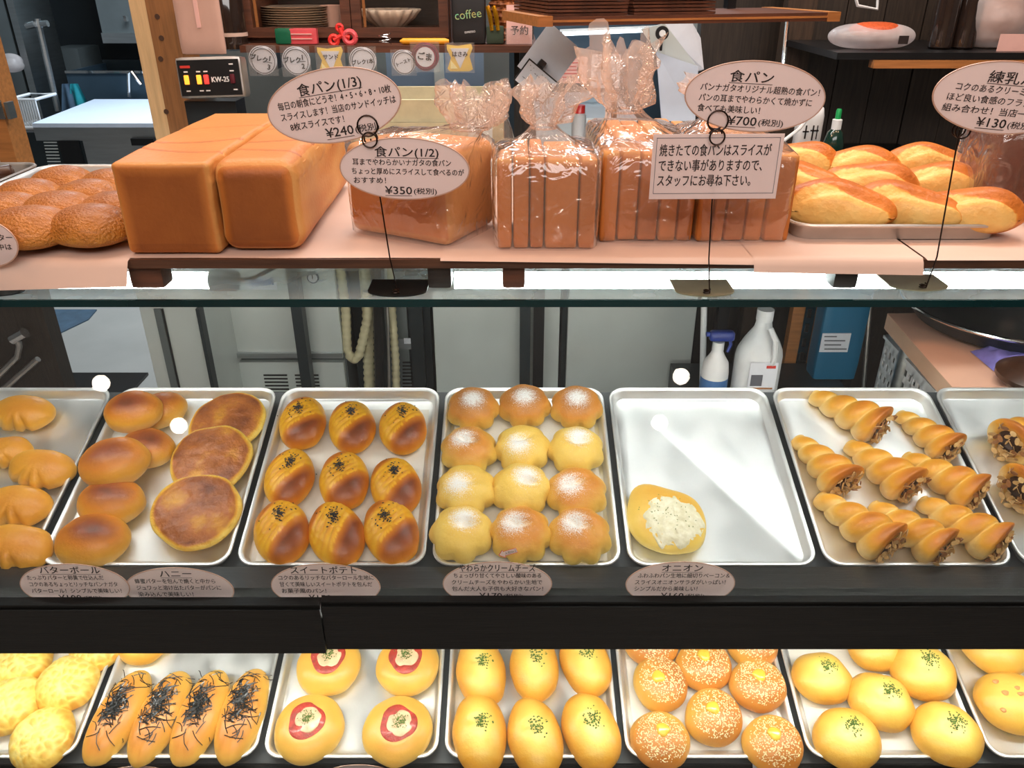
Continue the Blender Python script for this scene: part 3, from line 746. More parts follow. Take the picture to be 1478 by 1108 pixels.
def parsley_oval(i, m, label, group):
    rx, ry, h = .0455, .067, .048
    def top(X, Y, t): return -.006 * math.exp(-((X + .006) / .010) ** 2 - ((Y - .012) / .005) ** 2) + .0015 * math.exp(-((X) / .02) ** 2 - ((Y - .02) / .008) ** 2)
    b = MB().blob(dome(rx, ry, h, i * 4.1, lump=.06, sq=.78, top=top, bk=lambda x, y, z: max(0, .28 + .4 * (x * x + y * y) - .28 * math.exp(-((x * 2.6) ** 2 + (y * 1.5) ** 2)) + .15 * z - .3 * (1 - z) ** 3)), 44, 30)
    o = mk(b, 'parsley_oval_bun', 'crust_pale', m, label, 'bread', group)
    parsley_flakes(o, rx, ry, h, .78, .004, .008); return o
def parsley_round(i, m, label, group):
    rx, ry, h = .0575, .053, .050
    def top(X, Y, t): return -.006 * math.exp(-((X + .004) / .007) ** 2 - ((Y + .002) / .005) ** 2) + .002 * math.exp(-((X - .012) / .008) ** 2 - ((Y - .004) / .006) ** 2)
    b = MB().blob(dome(rx, ry, h, i * 4.1 + 9, lump=.07, sq=.78, top=top, bk=lambda x, y, z: max(0, .18 + .45 * (x * x + y * y) - .22 * math.exp(-((x * 2.3) ** 2 + (y * 2.3) ** 2)) + .12 * z - .3 * (1 - z) ** 3)), 44, 30)
    o = mk(b, 'parsley_round_bun', 'crust_pale', m, label, 'bread', group)
    parsley_flakes(o, rx, ry, h, .78, .008, .010, 90); return o
def sesame_bun(i, m, label, group):
    rx, ry, h = .0525, .049, .046
    b = MB().blob(dome(rx, ry, h, i * 1.9 + 4, lump=.05, sq=.78, bk=lambda x, y, z: max(0, .30 + .42 * z - .18 * y)), 40, 24)
    o = mk(b, 'sesame_bun', 'crust_pale2', m, label, 'bread', group)
    def g(k):
        a = rnd.uniform(0, 2 * pi); q = rnd.uniform(.0, 1) ** .5 * .84; return (rx * q * cos(a), ry * q * sin(a) - .002)
    stuff(seeds(560, rx, ry, h, g, .0017, .78, shape=(1, .65, .5), lift=.0009).build('sesame_seeds', 'white_sesame', o, False, world=False))
    MB().blob(lambda a, t: (.0115 * cos(a) * sin(t) ** .7 * (1 + .14 * sin(3 * a + i)), .012 * sin(a) * sin(t) ** .7 + .006, h - .0005 + .0055 * cos(t), 0), 18, 12).build('butter_knob', 'butter', o, 'all', world=False)
    return o
def crackle_bun(i, m, label, group):
    rx, ry, h = .056, .055, .046
    def top(X, Y, t):
        d, _ = noise.voronoi(Vector((X * 85 + i * 5, Y * 85, i))) if False else ([0], 0)
        v = noise.voronoi(Vector((X * 80 + i * 5, Y * 80, i * 2.)))[0]
        return .0024 * min(1, (v[1] - v[0]) * 2.6) - .0012
    b = MB().blob(dome(rx, ry, h, i * 2.7 + 1, lump=.08, sq=.75, top=top, bk=lambda x, y, z: (lambda v: max(0, .12 + .30 * (x * x + y * y) * (1 if y < 0 else .5) + .30 * min(1, (v[1] - v[0]) * 2.6) - .05))(noise.voronoi(Vector((x * rx * 80 + i * 5, y * ry * 80, i * 2.)))[0])), 80, 52)
    return mk(b, 'crackle_bun', 'crust_pale', m, label, 'bread', group)
def bits_bun(i, m, label, group):
    rx, ry, h = .060, .054, .046
    b = MB().blob(dome(rx, ry, h, i * 2.7 + 1, lump=.08, sq=.75, bk=lambda x, y, z: max(0, .25 + .3 * (x * x + y * y) + .15 * z)), 44, 28)
    o = mk(b, 'ham_bit_bun', 'crust_pale', m, label, 'bread', group)
    for k in range(7):
        x, y = rnd.gauss(0, .017), rnd.gauss(0, .014); z = surf(rx, ry, h, x, y, sq=.75)
        r = rnd.uniform(.004, .0065)
        MB().blob(lambda a, t: (x + r * cos(a) * sin(t) * (1 + .2 * sin(3 * a)), y + r * .8 * sin(a) * sin(t), z + .002 * cos(t), 0), 12, 8).build('ham_bit', 'ham_bit', o, 'all', world=False)
    return o
def sugar_bun(i, m, label, group):
    b = MB().blob(dome(.048, .044, .046, i * 1.7, lump=.10, sq=.85, bk=lambda x, y, z: .1 + .6 * z), 40, 26)
    return mk(b, 'sugar_bun', 'crust_sugar', m, label, 'bread', group)
def braid_bread(i, m, label, group):
    """plump split roll: a baked crust cap twisting over a paler torn side"""
    rx, ry, h = .062, .036, .052
    def rad(a, t): return 1 + .07 * sin(2 * a + i) * sin(t)
    def top(X, Y, t):
        p = X * .85 + Y * 1.3 + .004
        q = -.005 * math.exp(-((Y + .020 - X * .10) / .006) ** 2)
        return q + .004 * sin(X * 55 + i) * cos(t)
    def bk(x, y, z):
        b = .44 + .34 * z
        if y + .12 * sin(4 * x) < -.48: b = .04 + .14 * z
        if z < .10: b = .85
        return b
    b = MB().blob(dome(rx, ry, h, i * 2.3, lump=.10, sq=.72, h0=.42, top=top, rad=rad, bk=bk), 60, 40)
    return mk(b, 'braided_roll', 'crust_braid', m, label, 'bread', group)
crust('crust_pale2', [(0, S2(248, 222, 140)), (.35, S2(236, 186, 80)), (.65, S2(216, 142, 56)), (1, S2(170, 88, 34))], nscale=25, noise_amt=.12, bump=.1, coat=.25)

def on_tray(u, v, T, h, spin=0, sc=1, lift=0, pitch=0, roll=0, fl=-.0195):
    """matrix of a bread seen at pixel (u, v), standing on a tray floor plane T"""
    N = (T.to_3x3() @ Vector((0, 0, 1))); P0 = T.translation
    p = PP(u, v, P0 + N * (fl + h * sc * .5 + lift), N) - N * (h * sc * .5)
    R = T.to_3x3().to_4x4()
    return Matrix.Translation(p) @ R @ Matrix.Rotation(spin, 4, 'Z') @ Matrix.Rotation(pitch, 4, 'X') @ Matrix.Rotation(roll, 4, 'Y') @ Matrix.Scale(sc, 4)
def place(fn, nvar, spots, T, h, group, fl=-.0195):
    protos = []
    for i, s in enumerate(spots):
        u, v, spin, sc, lab = s[:5]; kw = s[5] if len(s) > 5 else {}
        kw = dict(kw); var = kw.pop('var', i % nvar)
        m = on_tray(u, v, T, h, RD(spin), sc, fl=fl, **kw)
        while len(protos) <= var and len(protos) < nvar and len(protos) != var: protos.append(None)
        if len(protos) <= var: protos.append(None)
        if protos[var] is None: protos[var] = fn(var, m, lab, group)
        else: copy_tree(protos[var], m, lab, group)
ORD = ['back', 'second', 'third', 'front']
# ---- upper tier
g = 'glove shaped rolls on the first upper tray'
place(glove_roll, 3, [(32, 595, -8, 1.0, 'yellow glove shaped roll lying alone at the back of its tray'), (2, 652, 10, .85, 'glove shaped roll mostly cut off by the photo edge, second from the back'),
    (60, 675, -14, 1.0, 'brown glassy glove shaped roll at its tray edge, beside the butter balls'), (24, 729, -8, .98, 'glove shaped roll between the browner one and the front one'),
    (20, 788, -12, 1.05, 'glove shaped roll at the front of its tray, behind the butter ball price card')], MU, .042, g)
g = 'butter balls on the second upper tray'
place(butter_ball, 3, [(134, 779, -6, 1.02, 'golden butter ball lying alone at the front of the tray, nearest the price card'), (160, 724, -10, .98, 'brown butter ball in the front pile, underneath the darkest one'),
    (212, 646, -14, .88, 'golden butter ball tucked behind the darkest one, in the middle'), (231, 592, 25, .86, 'golden butter ball half hidden behind the topmost one at the back'),
    (165, 664, 8, 1.02, 'darkest glossy butter ball resting on top of the middle pile', {'lift': .026, 'pitch': .15}), (193, 590, 6, .90, 'round brown butter ball topping the back pile', {'lift': .030, 'pitch': .2})], MU, .048, g)
g = 'honey breads on the second upper tray'
place(honey_disc, 3, [(330, 610, -20, .95, 'flat golden honey bread at the back, least browned of three', {'lift': .0, 'pitch': .06}), (305, 662, 10, .98, 'flat honey bread in the middle, overlapping the back one', {'lift': .010, 'pitch': .10}),
    (285, 736, 30, .98, 'dark brown glossy honey bread in front, overlapping the middle one', {'lift': .016, 'pitch': .12})], MU, .024, g)
g = 'sweet potato buns with black sesame'
pts = [(437, 609, 8), (508, 614, 14), (581, 616, 10), (418, 688, 4), (497, 692, 12), (571, 700, 18), (406, 766, 20), (486, 768, 28), (565, 765, 22)]
place(potato_bun, 4, [(u, v, s, 1.0 + (.02 if k > 5 else -.01), 'glazed oval sweet potato bun with black sesame, %s row, %s' % (('back', 'middle', 'front')[k // 3], ('beside the honey breads', 'in the centre', 'beside the cream cheese buns')[k % 3])) for k, (u, v, s) in enumerate(pts)], MU, .043, g)
g = 'cream cheese buns dusted with sugar'
pts = [(683, 590, 0), (757, 586, 0), (832, 588, 0), (677, 650, 3), (754, 648, 1), (831, 650, 2), (672, 708, 1), (752, 706, 2), (833, 712, 3), (666, 770, 2), (752, 771, 3), (837, 773, 3)]
place(cream_bun, 4, [(u, v, (k * 47) % 360 if va == 0 else (k * 37) % 50 - 25, (.96, .98, 1.0, 1.0)[k // 3], 'scalloped cream cheese bun with %s, %s row, %s' % (('white sugar cap', 'light sugar', 'sugar and a dimple', 'sugar and a split')[va], ('back', 'second', 'third', 'front')[k // 3], ('first', 'middle', 'last')[k % 3] + ' of three'), {'var': va}) for k, (u, v, va) in enumerate(pts)], MU, .052, g)
place(onion_bread, 1, [(963, 749, -16, 1.0, 'boat shaped onion bread with pale creamy topping, alone on its bare tray')], MU, .034, None)
# cornets: tip and head pixels
T = MU; N = T.to_3x3() @ Vector((0, 0, 1)); PFL = T.translation - N * .0195
def cornet_m(u0, v0, u1, v1):
    a = PP(u0, v0, PFL + N * .010, N) - N * .010; b = PP(u1, v1, PFL + N * .028, N) - N * .028
    d = T.to_3x3().inverted() @ (b - a); sc = min(1.08, max(.84, d.length / .135)); ang = math.atan2(d.y, d.x) - pi / 2
    return Matrix.Translation(a) @ T.to_3x3().to_4x4() @ Matrix.Rotation(ang, 4, 'Z') @ Matrix.Scale(sc, 4)
cor = [((1170, 570), (1268, 620), 'back row, the one nearest the empty tray'), ((1295, 596), (1372, 650), 'back row, the one nearest the next tray'), ((1148, 632), (1218, 700), 'middle row, nearest the empty tray'),
       ((1222, 640), (1312, 706), 'middle of its tray'), ((1302, 658), (1408, 716), 'middle row, the one nearest the next tray'), ((1178, 716), (1282, 790), 'front row, the one nearest the empty tray'),
       ((1255, 728), (1360, 795), 'front row, in the middle'), ((1325, 722), (1440, 788), 'front row, the one nearest the next tray')]
pr = []
for k, (a, b, w_) in enumerate(cor):
    m = cornet_m(*a, *b); lab = 'spiral bread cornet with almonds at its mouth, ' + w_
    if k < 3: pr.append(cornet(k, m, lab, 'spiral cornets with almonds'))
    else: copy_tree(pr[k % 3], m, lab, 'spiral cornets with almonds')
for a, b, lab in (((1520, 610), (1432, 656), 'spiral cornet at the photo edge in the end tray, farther of two'), ((1556, 690), (1462, 712), 'spiral cornet at the photo edge in the end tray, nearer of two')):
    copy_tree(pr[0], cornet_m(*a, *b), lab, 'spiral cornets of the end tray')
# ---- lower tier
g = 'pale crackle topped buns'
place(crackle_bun, 3, [(96, 985, 0, 1.0, 'pale yellow crackle topped bun beside the seaweed rolls'), (14, 1015, 40, .98, 'pale yellow crackle topped bun cut off by the photo edge'), (60, 1064, 80, 1.0, 'browner crackle topped bun at the front of the lower tier'),
    (30, 952, 20, 1.0, 'pale yellow crackle topped bun partly hidden by the rail, near the edge of the photo'), (140, 932, 60, .9, 'pale yellow crackle topped bun almost wholly behind the rail')], ML, .044, g)
g = 'long rolls with seaweed'
place(seaweed_roll, 2, [(170, 1033, -12, 1.0, 'long golden roll with black seaweed shreds, first of four, by the crackle buns'), (230, 1033, -11, 1.0, 'long golden roll with black seaweed shreds, second of four'),
    (289, 1033, -8, 1.0, 'long golden roll with black seaweed shreds, third of four'), (349, 1030, -6, 1.0, 'long golden roll with black seaweed shreds, last of four, by the ham rounds')], ML, .044, g)
place(parsley_round, 1, [(207, 928, 0, .8, 'small yellow bun peeping out under the rail behind the seaweed rolls')], ML, .046, None)
g = 'ham and cheese rounds'
place(ham_round, 3, [(475, 958, 0, .98, 'round bun with ham slice half hidden under the rail, by the seaweed rolls'), (588, 958, 30, .96, 'round bun with ham slice half hidden under the rail, by the parsley ovals'),
    (445, 1050, 10, 1.0, 'round bun with ham slice and cheese at the front, by the seaweed rolls'), (574, 1053, -35, 1.0, 'round bun with oval ham slice and much parsley at the front')], ML, .044, g)
g = 'oval buns with parsley'
place(parsley_oval, 3, [(695, 968, 12, 1.0, 'yellow oval bun with parsley, back row, by the ham rounds'), (771, 960, 4, 1.0, 'yellow oval bun with parsley, back row, in the middle'), (845, 955, 14, 1.0, 'yellow oval bun with parsley, back row, by the sesame buns'),
    (693, 1056, 8, 1.04, 'yellow oval bun with parsley, front row, by the ham rounds'), (772, 1062, 14, 1.04, 'yellow oval bun with parsley, front row, in the middle'), (853, 1054, 16, 1.06, 'yellow oval bun with parsley, front row, by the sesame buns')], ML, .046, g)
g = 'sesame buns with butter'
place(sesame_bun, 2, [(940, 925, 0, 1.0, 'sesame bun hidden by the rail but for its front, by the oval buns'), (1016, 958, 30, 1.0, 'sesame bun with butter knob just under the rail, in the middle'), (1085, 925, 60, 1.0, 'sesame bun hidden by the rail but for its front, by the round buns'),
    (953, 985, 90, 1.0, 'sesame bun with butter knob, second row, by the oval buns'), (1094, 987, 10, 1.0, 'sesame bun with butter knob, second row, by the round buns'), (1030, 1033, 50, 1.0, 'sesame bun with butter knob in the centre of the tray'),
    (953, 1066, -20, 1.0, 'sesame bun with butter knob, front corner, by the oval buns'), (1116, 1072, 20, 1.0, 'sesame bun with butter knob, front corner, by the round buns')], ML, .044, g)
g = 'large round buns with parsley'
place(parsley_round, 3, [(1187, 977, 0, .93, 'large yellow round bun with parsley, back row, by the sesame buns'), (1262, 930, 40, .92, 'yellow round bun almost hidden by the rail, back row, middle'), (1333, 968, 10, 1.05, 'large yellow round bun with parsley, back row, by the end tray'),
    (1272, 1011, -20, 1.0, 'large yellow round bun with parsley in the centre of its tray'), (1223, 1064, 10, 1.0, 'large round bun with parsley and brown front, front row, by the sesame buns'), (1368, 1058, -5, 1.05, 'large yellow round bun with parsley, front row, by the end tray')], ML, .046, g)
place(bits_bun, 2, [(1438, 930, 0, 1.1, 'yellow bun with ham bits mostly behind the rail, in the end tray'), (1462, 1012, 0, 1.05, 'round bun with ham bits cut off by the photo edge, in the end tray')], ML, .042, 'buns with ham bits')

# ================================================================== BREAD ON THE TOP SHELF
def flat(u, v, h=0.0, z=ZS + .003):
    p = PZ(u, v, z + h); return Vector((p.x, p.y, z))
TLx = PZ(181, 338, ZS + .02).x
ML1 = Matrix.Translation((TLx - .152, .985, ZS + .0245)); MR1 = Matrix.Translation(((PY(1141, 340, 1.0).x + PY(1462, 340, 1.0).x) / 2, 1.0, ZS + .0255))
tray(ML1, 'dull baking tray with sugared brown buns at the end of the top shelf', 'trays on the top shelf', .152, .38, 'aluminium_dull')
tray(MR1, 'dull baking tray with braided milk rolls on the top shelf', 'trays on the top shelf', .142, .37, 'aluminium_dull')
ML2 = Matrix.Translation((TLx - .152 - .312, 1.02, ZS + .0245))
tray(ML2, 'dull baking tray with dark twisted pastry, mostly outside the photo', 'trays on the top shelf', .152, .36, 'aluminium_dull')
def flatplace(fn, nvar, spots, T, h, group):
    place(fn, nvar, spots, T, h, group, fl=-.0195)
flatplace(sugar_bun, 3, [(92, 262, 10, 1.0, 'sugared brown bun at the back of the shelf tray, standing alone'), (160, 265, 0, .95, 'sugared brown bun at the back, half behind the first whole loaf'),
    (42, 282, 0, 1.0, 'sugared brown bun, second row, towards the photo edge'), (128, 283, 20, 1.0, 'sugared brown bun, second row, near the first whole loaf'),
    (8, 303, 0, 1.0, 'sugared brown bun, third row, cut off by the photo edge'), (86, 303, 5, 1.05, 'sugared brown bun in the middle of the third row'), (166, 302, 0, 1.0, 'sugared brown bun, third row, touching the whole loaf'),
    (42, 327, 0, 1.08, 'sugared brown bun, front row, next to the oval card'), (132, 324, -6, 1.08, 'sugared brown bun, front row, next to the whole loaf')], ML1, .046, 'sugared buns on the top shelf')
tw = MB()
for k in range(7):
    y = .03 + k * .045
    tw.tube([(-.02 + .05 * q + .0 * k, y + .012 * sin(q * 2.2 + k), -.008 + .006 * cos(q * 2.2)) for q in range(4)], .011, 8)
o = tw.build('twisted_pastry', 'choco', None, 'all'); o.matrix_basis = ML2; tag(o, 'dark brown twisted pastry in the tray behind the sugared buns', 'bread')
flatplace(braid_bread, 4, [(1158, 228, -30, 1.0, 'braided milk roll at the back, close behind the sliced loaf'), (1245, 235, -20, .95, 'braided milk roll, back row, in the middle'), (1335, 232, -14, 1.0, 'braided milk roll, back row, nearest the cocoa loaf'),
    (1155, 262, -32, 1.05, 'braided milk roll, second row, against the sliced loaf'), (1258, 262, -26, 1.08, 'braided milk roll, second row, in the middle'), (1362, 262, -24, 1.0, 'braided milk roll, second row, nearest the cocoa loaf'),
    (1205, 296, -24, 1.15, 'braided milk roll, front row, nearest the sliced loaf'), (1305, 298, -22, 1.12, 'braided milk roll, front row, in the middle'), (1402, 303, -24, 1.08, 'braided milk roll, front row, by the tray corner and sign wire')], MR1, .052, 'braided milk rolls')

# whole loaves: local frame at the front foot centre, x across, y back
def loaf_fn(hw, L, H, domed=0, inset=0, seed=0):
    def fn(p):
        x, y, z = p.x, p.y, p.z
        fz = z / (H / 2)
        if domed and z > 0: z += domed * max(0, fz) * (1 - (x / hw) ** 2) * .5
        if inset: x *= 1 - inset * (1 - fz * fz) * (1 if abs(x) > hw * .5 else .3)
        k = .0016; n = fbm((x, y, z), 14, seed); x += k * n * (1 if x > 0 else -1); z += k * fbm((x, y, z), 11, seed + 3)
        if fz > .8: z -= .0022 * math.exp(-((y + L * .17 - 5 * x * x - .25 * x) / .0028) ** 2) + .0018 * math.exp(-((y + L * .33 - 4 * x * x + .2 * x) / .0026) ** 2) + .0012 * math.exp(-((y - L * .12 - .4 * x) / .0026) ** 2)
        if .5 < fz < .97 and abs(p.x) > hw * .7: x += (1 if x > 0 else -1) * (.0035 * noise.noise(Vector((y * 22, seed, 1))) * sin((fz - .5) / .47 * pi) + .0012 * noise.noise(Vector((y * 90, z * 90, seed))))
        return (x, y, z)
    return fn
def loaf(m, label, hw, L, H, r, domed=0, inset=0, seed=0, nm='whole_loaf', group=None, mt='crust_loaf'):
    def bake(p, n):
        b = .30; cr_ = 0
        if p.z > H * .4: cr_ = math.exp(-((p.y + L * .17 - 5 * p.x ** 2 - .25 * p.x) / .0035) ** 2) + .8 * math.exp(-((p.y + L * .33 - 4 * p.x ** 2 + .2 * p.x) / .003) ** 2) + .5 * math.exp(-((p.y - L * .12 - .4 * p.x) / .003) ** 2)
        if n.z > .7: b = .48 + .42 * cr_
        elif n.y < -.7:
            d_ = min(hw - abs(p.x), H / 2 - p.z) / (hw * .30); b = .34 + .52 * min(1, d_) ** .6 
        elif abs(n.x) > .6: b = .26 + .30 * noise.noise(Vector((p.y * 9, p.z * 40, seed))) + .25 * max(0, -p.z / H)
        else: b = .38
        ed = max(0, abs(n.x) - .2) * max(0, abs(n.y) - .2) + max(0, abs(n.z) - .2) * max(0, abs(n.y) - .2)
        b -= .25 * min(1, ed * 2.4)
        if abs(p.z) > H * .38 and p.z < 0: b += .05
        return max(.02, b)
    b = MB().rbox((0, L / 2, H / 2), (hw, L / 2, H / 2), r, 84, loaf_fn(hw, L, H, domed, inset, seed), bake=bake)
    return mk(b, nm, mt, m, label, 'bread', group)
Z0 = ZS + .0028
xa, xb = PY(190, 372, .95).x, PY(319, 372, .95).x
loaf(Matrix.Translation(((xa + xb) / 2, .95, Z0)), 'long square whole loaf with flat orange top, next to the sugared buns', (xb - xa) / 2 + .002, .37, .112, .007, group='two long whole loaves')
xa, xb = PY(327, 368, .955).x, PY(440, 368, .955).x
loaf(Matrix.Translation(((xa + xb) / 2 - .002, .955, Z0)) @ Matrix.Rotation(RD(1.0), 4, 'Z'), 'long whole loaf with rounded edges and sunken side, behind the two oval cards', (xb - xa) / 2 + .004, .36, .111, .022, domed=.004, inset=.06, seed=4, group='two long whole loaves')

# bags: rings from the foot up to the tie and the ruffled plume
def bag(parent, hw, hd, H, cy, neck, plume, nr=.012, flare=.035, seed=0, cxn=0, cyn=None, open_top=False):
    """film around a loaf hw x hd x H standing at (0, cy); neck height, plume height above it"""
    n = 72; L = []; cyn = cy if cyn is None else cyn
    def sq(a, w_, d_, p=.35):
        c, s = cos(a), sin(a); return (w_ * abs(c) ** p * (1 if c > 0 else -1), d_ * abs(s) ** p * (1 if s > 0 else -1))
    def wr(a, z, k): return k * noise.noise(Vector((cos(a) * 2.2 + seed, sin(a) * 2.2, z * 22)))
    levels = [(0, .004, 0), (.02, .005, 0), (.35, .006, 0), (.7, .006, 0), (.97, .005, 0)]
    for f, e, _ in levels:
        l = []
        for k in range(n):
            a = 2 * pi * k / n; x, y = sq(a, hw + e, hd + e); g = 1 + wr(a, f * H, .012)
            l.append((x * g, cy + y * g, max(.0008, f * H)))
        L.append(l)
    ns = 9
    for i in range(1, ns + 1):
        t = i / ns; z = H + .004 + (neck - H) * t ** 1.5; l = []
        for k in range(n):
            a = 2 * pi * k / n; x, y = sq(a, hw + .004, hd + .004, .35 + .65 * t)
            e = (1 - t) ** 1.15; pl = 1 + (.16 * sin(a * 17 + seed) + .10 * sin(a * 29 + 2 * seed)) * (t ** .6) * (.4 + .6 * t)
            R = nr * pl
            l.append((x * e + cos(a) * R * t + cxn * t, (cy + y * e) * (1 - t) + (cyn) * t + y * 0 + sin(a) * R * t + cy * 0, z + wr(a, z, .004) * (1 - t)))
        L.append(l)
    for i in range(1, 9):
        t = i / 8; z = neck + plume * t; l = []
        fl = nr * (1 - .3 * t) + flare * (t ** .75) * (1 - .30 * t)
        for k in range(n):
            a = 2 * pi * k / n
            fold = 1 + .34 * sin(a * 5 + seed + t * 2) + .20 * sin(a * 11 + seed * 2 - t * 3) + .5 * noise.noise(Vector((cos(a) * 2.5, sin(a) * 2.5 + seed, t * 3)))
            r = fl * fold
            l.append((cxn + cos(a) * r + .012 * t * sin(seed), cyn + sin(a) * r * .55, z + plume * .55 * noise.noise(Vector((cos(a) * 2.4 + seed, sin(a) * 2.4, 1))) * t * t))
        L.append(l)
    nb = 5 + ns
    b = MB(); b.loops(L[:nb], False, False); b.build('bag_film', 'bag_film', parent, 'all', world=False)
    b = MB(); b.loops(L[nb - 1:], False, False); b.build('bag_ruffle', 'bag_film_thick', parent, 'all', world=False)
    MB().tube([(cxn + cos(a * pi / 6) * nr * 1.12, cyn + sin(a * pi / 6) * nr * 1.12, neck + .001) for a in range(13)], .0016, 6).build('bag_tie', 'bag_film_thick', parent, True, world=False)
def sliced_loaf(m, label, hw, depth, H, cuts, seed, neck, plume, domed=.004, nr=.014, flare=.04, cxn=0, cyn=None, group=None, yaw0=0):
    root = thing('bagged_sliced_loaf', label, 'bread', m=m, group=group)
    x = -hw
    xs = [-hw] + [-hw + 2 * hw * c for c in cuts] + [hw]
    for i in range(len(xs) - 1):
        w_ = (xs[i + 1] - xs[i]) / 2 - .0007; c = (xs[i] + xs[i + 1]) / 2
        dy = rnd.uniform(0, .004); hh = H + rnd.uniform(-.002, .001)
        def fn(p, hh=hh, i=i): return (p.x, p.y + .0015 * fbm(p, 12, i + seed), p.z + .0015 * fbm(p, 12, i + seed + 5))
        def bake(p, n): 
            if abs(n.x) > .75: return 0
            return (.42 if n.z > .6 else .66 if n.y < -.6 else .5) + (-.18 if abs(n.z) > .25 and abs(n.y) > .25 else 0) + .06 * ((i * 7) % 3 - 1)
        MB().rbox((c, depth / 2 + dy, hh / 2 + .001), (w_, depth / 2 - .003, hh / 2), .0035, 10, fn, bake=bake).build('bread_slice', 'crust_loaf', root, 'all', world=False)
    bag(root, hw, depth / 2, H, depth / 2, neck, plume, nr, flare, seed, cxn, cyn)
    return root
def px_x(u, v, Y): return PY(u, v, Y).x
# half loaf in a bag, turned
cA = PZ(504, 334, Z0); cB = PZ(648, 359, Z0)
ang = math.atan2(cB.y - cA.y, cB.x - cA.x); hwl = (cB - cA).length / 2; mid = (cA + cB) / 2
mh = Matrix.Translation((mid.x, mid.y, Z0)) @ Matrix.Rotation(ang, 4, 'Z')
root = thing('bagged_half_loaf', 'uncut half loaf in a clear bag, turned corner forward behind the lower oval card', 'bread', m=mh)
def bk(p, n): return (.40 if n.z > .6 else .60 if n.y < -.6 else .22) - (.25 if abs(n.z) > .3 and abs(n.y) > .3 else 0)
MB().rbox((0, .062, .0585), (hwl, .062, .0575), .014, 20, loaf_fn(hwl, .12, .115, .002, .03, 6), bake=bk).build('loaf_body', 'crust_loaf', root, 'all', world=False)
bag(root, hwl, .064, .118, .064, .140, .050, .022, .032, 2.2, cxn=.085, cyn=.050)
# sliced loaves
xa, xb = px_x(717, 362, .965), px_x(859, 362, .965)
sliced_loaf(Matrix.Translation(((xa + xb) / 2, .965, Z0)), 'sliced loaf in a clear bag tied with a tall ruffle, beside the turned half loaf', (xb - xa) / 2, .13, .112, (.16, .33, .48, .82), 1, .140, .052, flare=.032, cxn=-.004, cyn=.05, group='sliced loaves in clear bags')
xa, xb = px_x(864, 354, .995), px_x(1000, 354, .995)
sliced_loaf(Matrix.Translation(((xa + xb) / 2, .995, Z0)), 'sliced loaf in a clear bag with the tallest ruffle, middle of the three', (xb - xa) / 2, .25, .114, (.19, .40, .62, .82), 3.7, .152, .085, nr=.020, flare=.036, cxn=-.030, cyn=.07, group='sliced loaves in clear bags')
xa, xb = px_x(1003, 354, .995), px_x(1138, 354, .995)
sliced_loaf(Matrix.Translation(((xa + xb) / 2, .995, Z0)), 'sliced loaf in a clear bag behind the rectangular notice card', (xb - xa) / 2, .25, .110, (.17, .30, .52, .72), 5.1, .146, .035, nr=.018, flare=.04, cxn=-.01, cyn=.15, group='sliced loaves in clear bags')
# cocoa loaves at the far end
for k, (u0, u1, yy, lab) in enumerate(((1408, 1474, 1.13, 'dark cocoa loaf in a clear bag at the shelf end, behind the last sign wire'), (1480, 1560, 1.08, 'second dark cocoa loaf in a clear bag, cut off by the photo edge'))):
    xa, xb = px_x(u0, 330, yy), px_x(u1, 330, yy)
    root = thing('bagged_cocoa_loaf', lab, 'bread', m=Matrix.Translation(((xa + xb) / 2, yy, Z0)) , group='cocoa loaves in clear bags')
    hw = (xb - xa) / 2 - .003
    MB().rbox((0, .05, .063), (hw, .05, .0625), .008, 14, loaf_fn(hw, .1, .125, .003, .02, k), bake=lambda p, n: .4 + .3 * abs(n.z)).build('loaf_body', 'crust_cocoa', root, 'all', world=False)
    bag(root, hw, .052, .127, .052, .150, .03, .014, .03, 1.3 + k)

# ================================================================== PRICE CARDS
def oval_pts(a, b, n=56): return [(a * cos(2 * pi * k / n), b * sin(2 * pi * k / n)) for k in range(n)]
def card_part(parent, m, pts, name='card_sheet', th=.0009):
    b = MB(); b.prism([m @ Vector((x, y, -th)) for x, y in pts], m.to_3x3() @ Vector((0, 0, th))); b.build(name, 'card', parent, False)
    e = MB(); e.tube([m @ Vector((x * 1.0, y * 1.0, -th / 2)) for x, y in pts + pts[:1]], .0009, 5, False); e.build('laminate_edge', 'card_edge', parent)
def card_lines(kind, a, b, up=0):
    """layout of an oval card with half sizes a, b; title, three text lines, price"""
    t, ls, price = kind
    out = [(t[0], t[1] * a, (.42 + up) * b, .36 * b, t[2] * a, 'c', True)]
    ys = (.13 + up, -.17 + up, -.47 + up)
    for y, l in zip(ys, ls):
        out.append((l[0], l[1] * a, y * b, .235 * b, l[2] * a, 'l', False))
    p = price
    out.append((p[0], p[1] * a, (-.83 + up) * b, .36 * b, p[2] * a, 'l', True))
    if len(p) > 3: out.append(('(税別)', (p[1] + p[2] + .03) * a, (-.80 + up) * b, .22 * b, .36 * a, 'l', False))
    return out
def oval_card(name, label, c, a, b, tilt, kind, lean=0, yaw=0, group=None, up=0):
    m = frame_at(c, tilt, lean, yaw)
    root = thing(name, label, 'price card', m=m, group=group)
    card_part(root, m, oval_pts(a, b))
    lettering(card_lines(kind, a, b, up), m, parent=root, bold=.022)
    return root
G1 = 'oval price cards on wire holders'
YW = .9225
def at(u, v, Y=YW): return PY(u, v, Y)
KA = (('食パン(1/3)', .0, .95), [('毎日の朝食にどうぞ！4・5・6・8・10枚', -.82, 1.70), ('スライスします！当店のサンドイッチは', -.82, 1.74), ('8枚スライスです！', -.72, .82)], ('¥240', -.22, .42, 1))
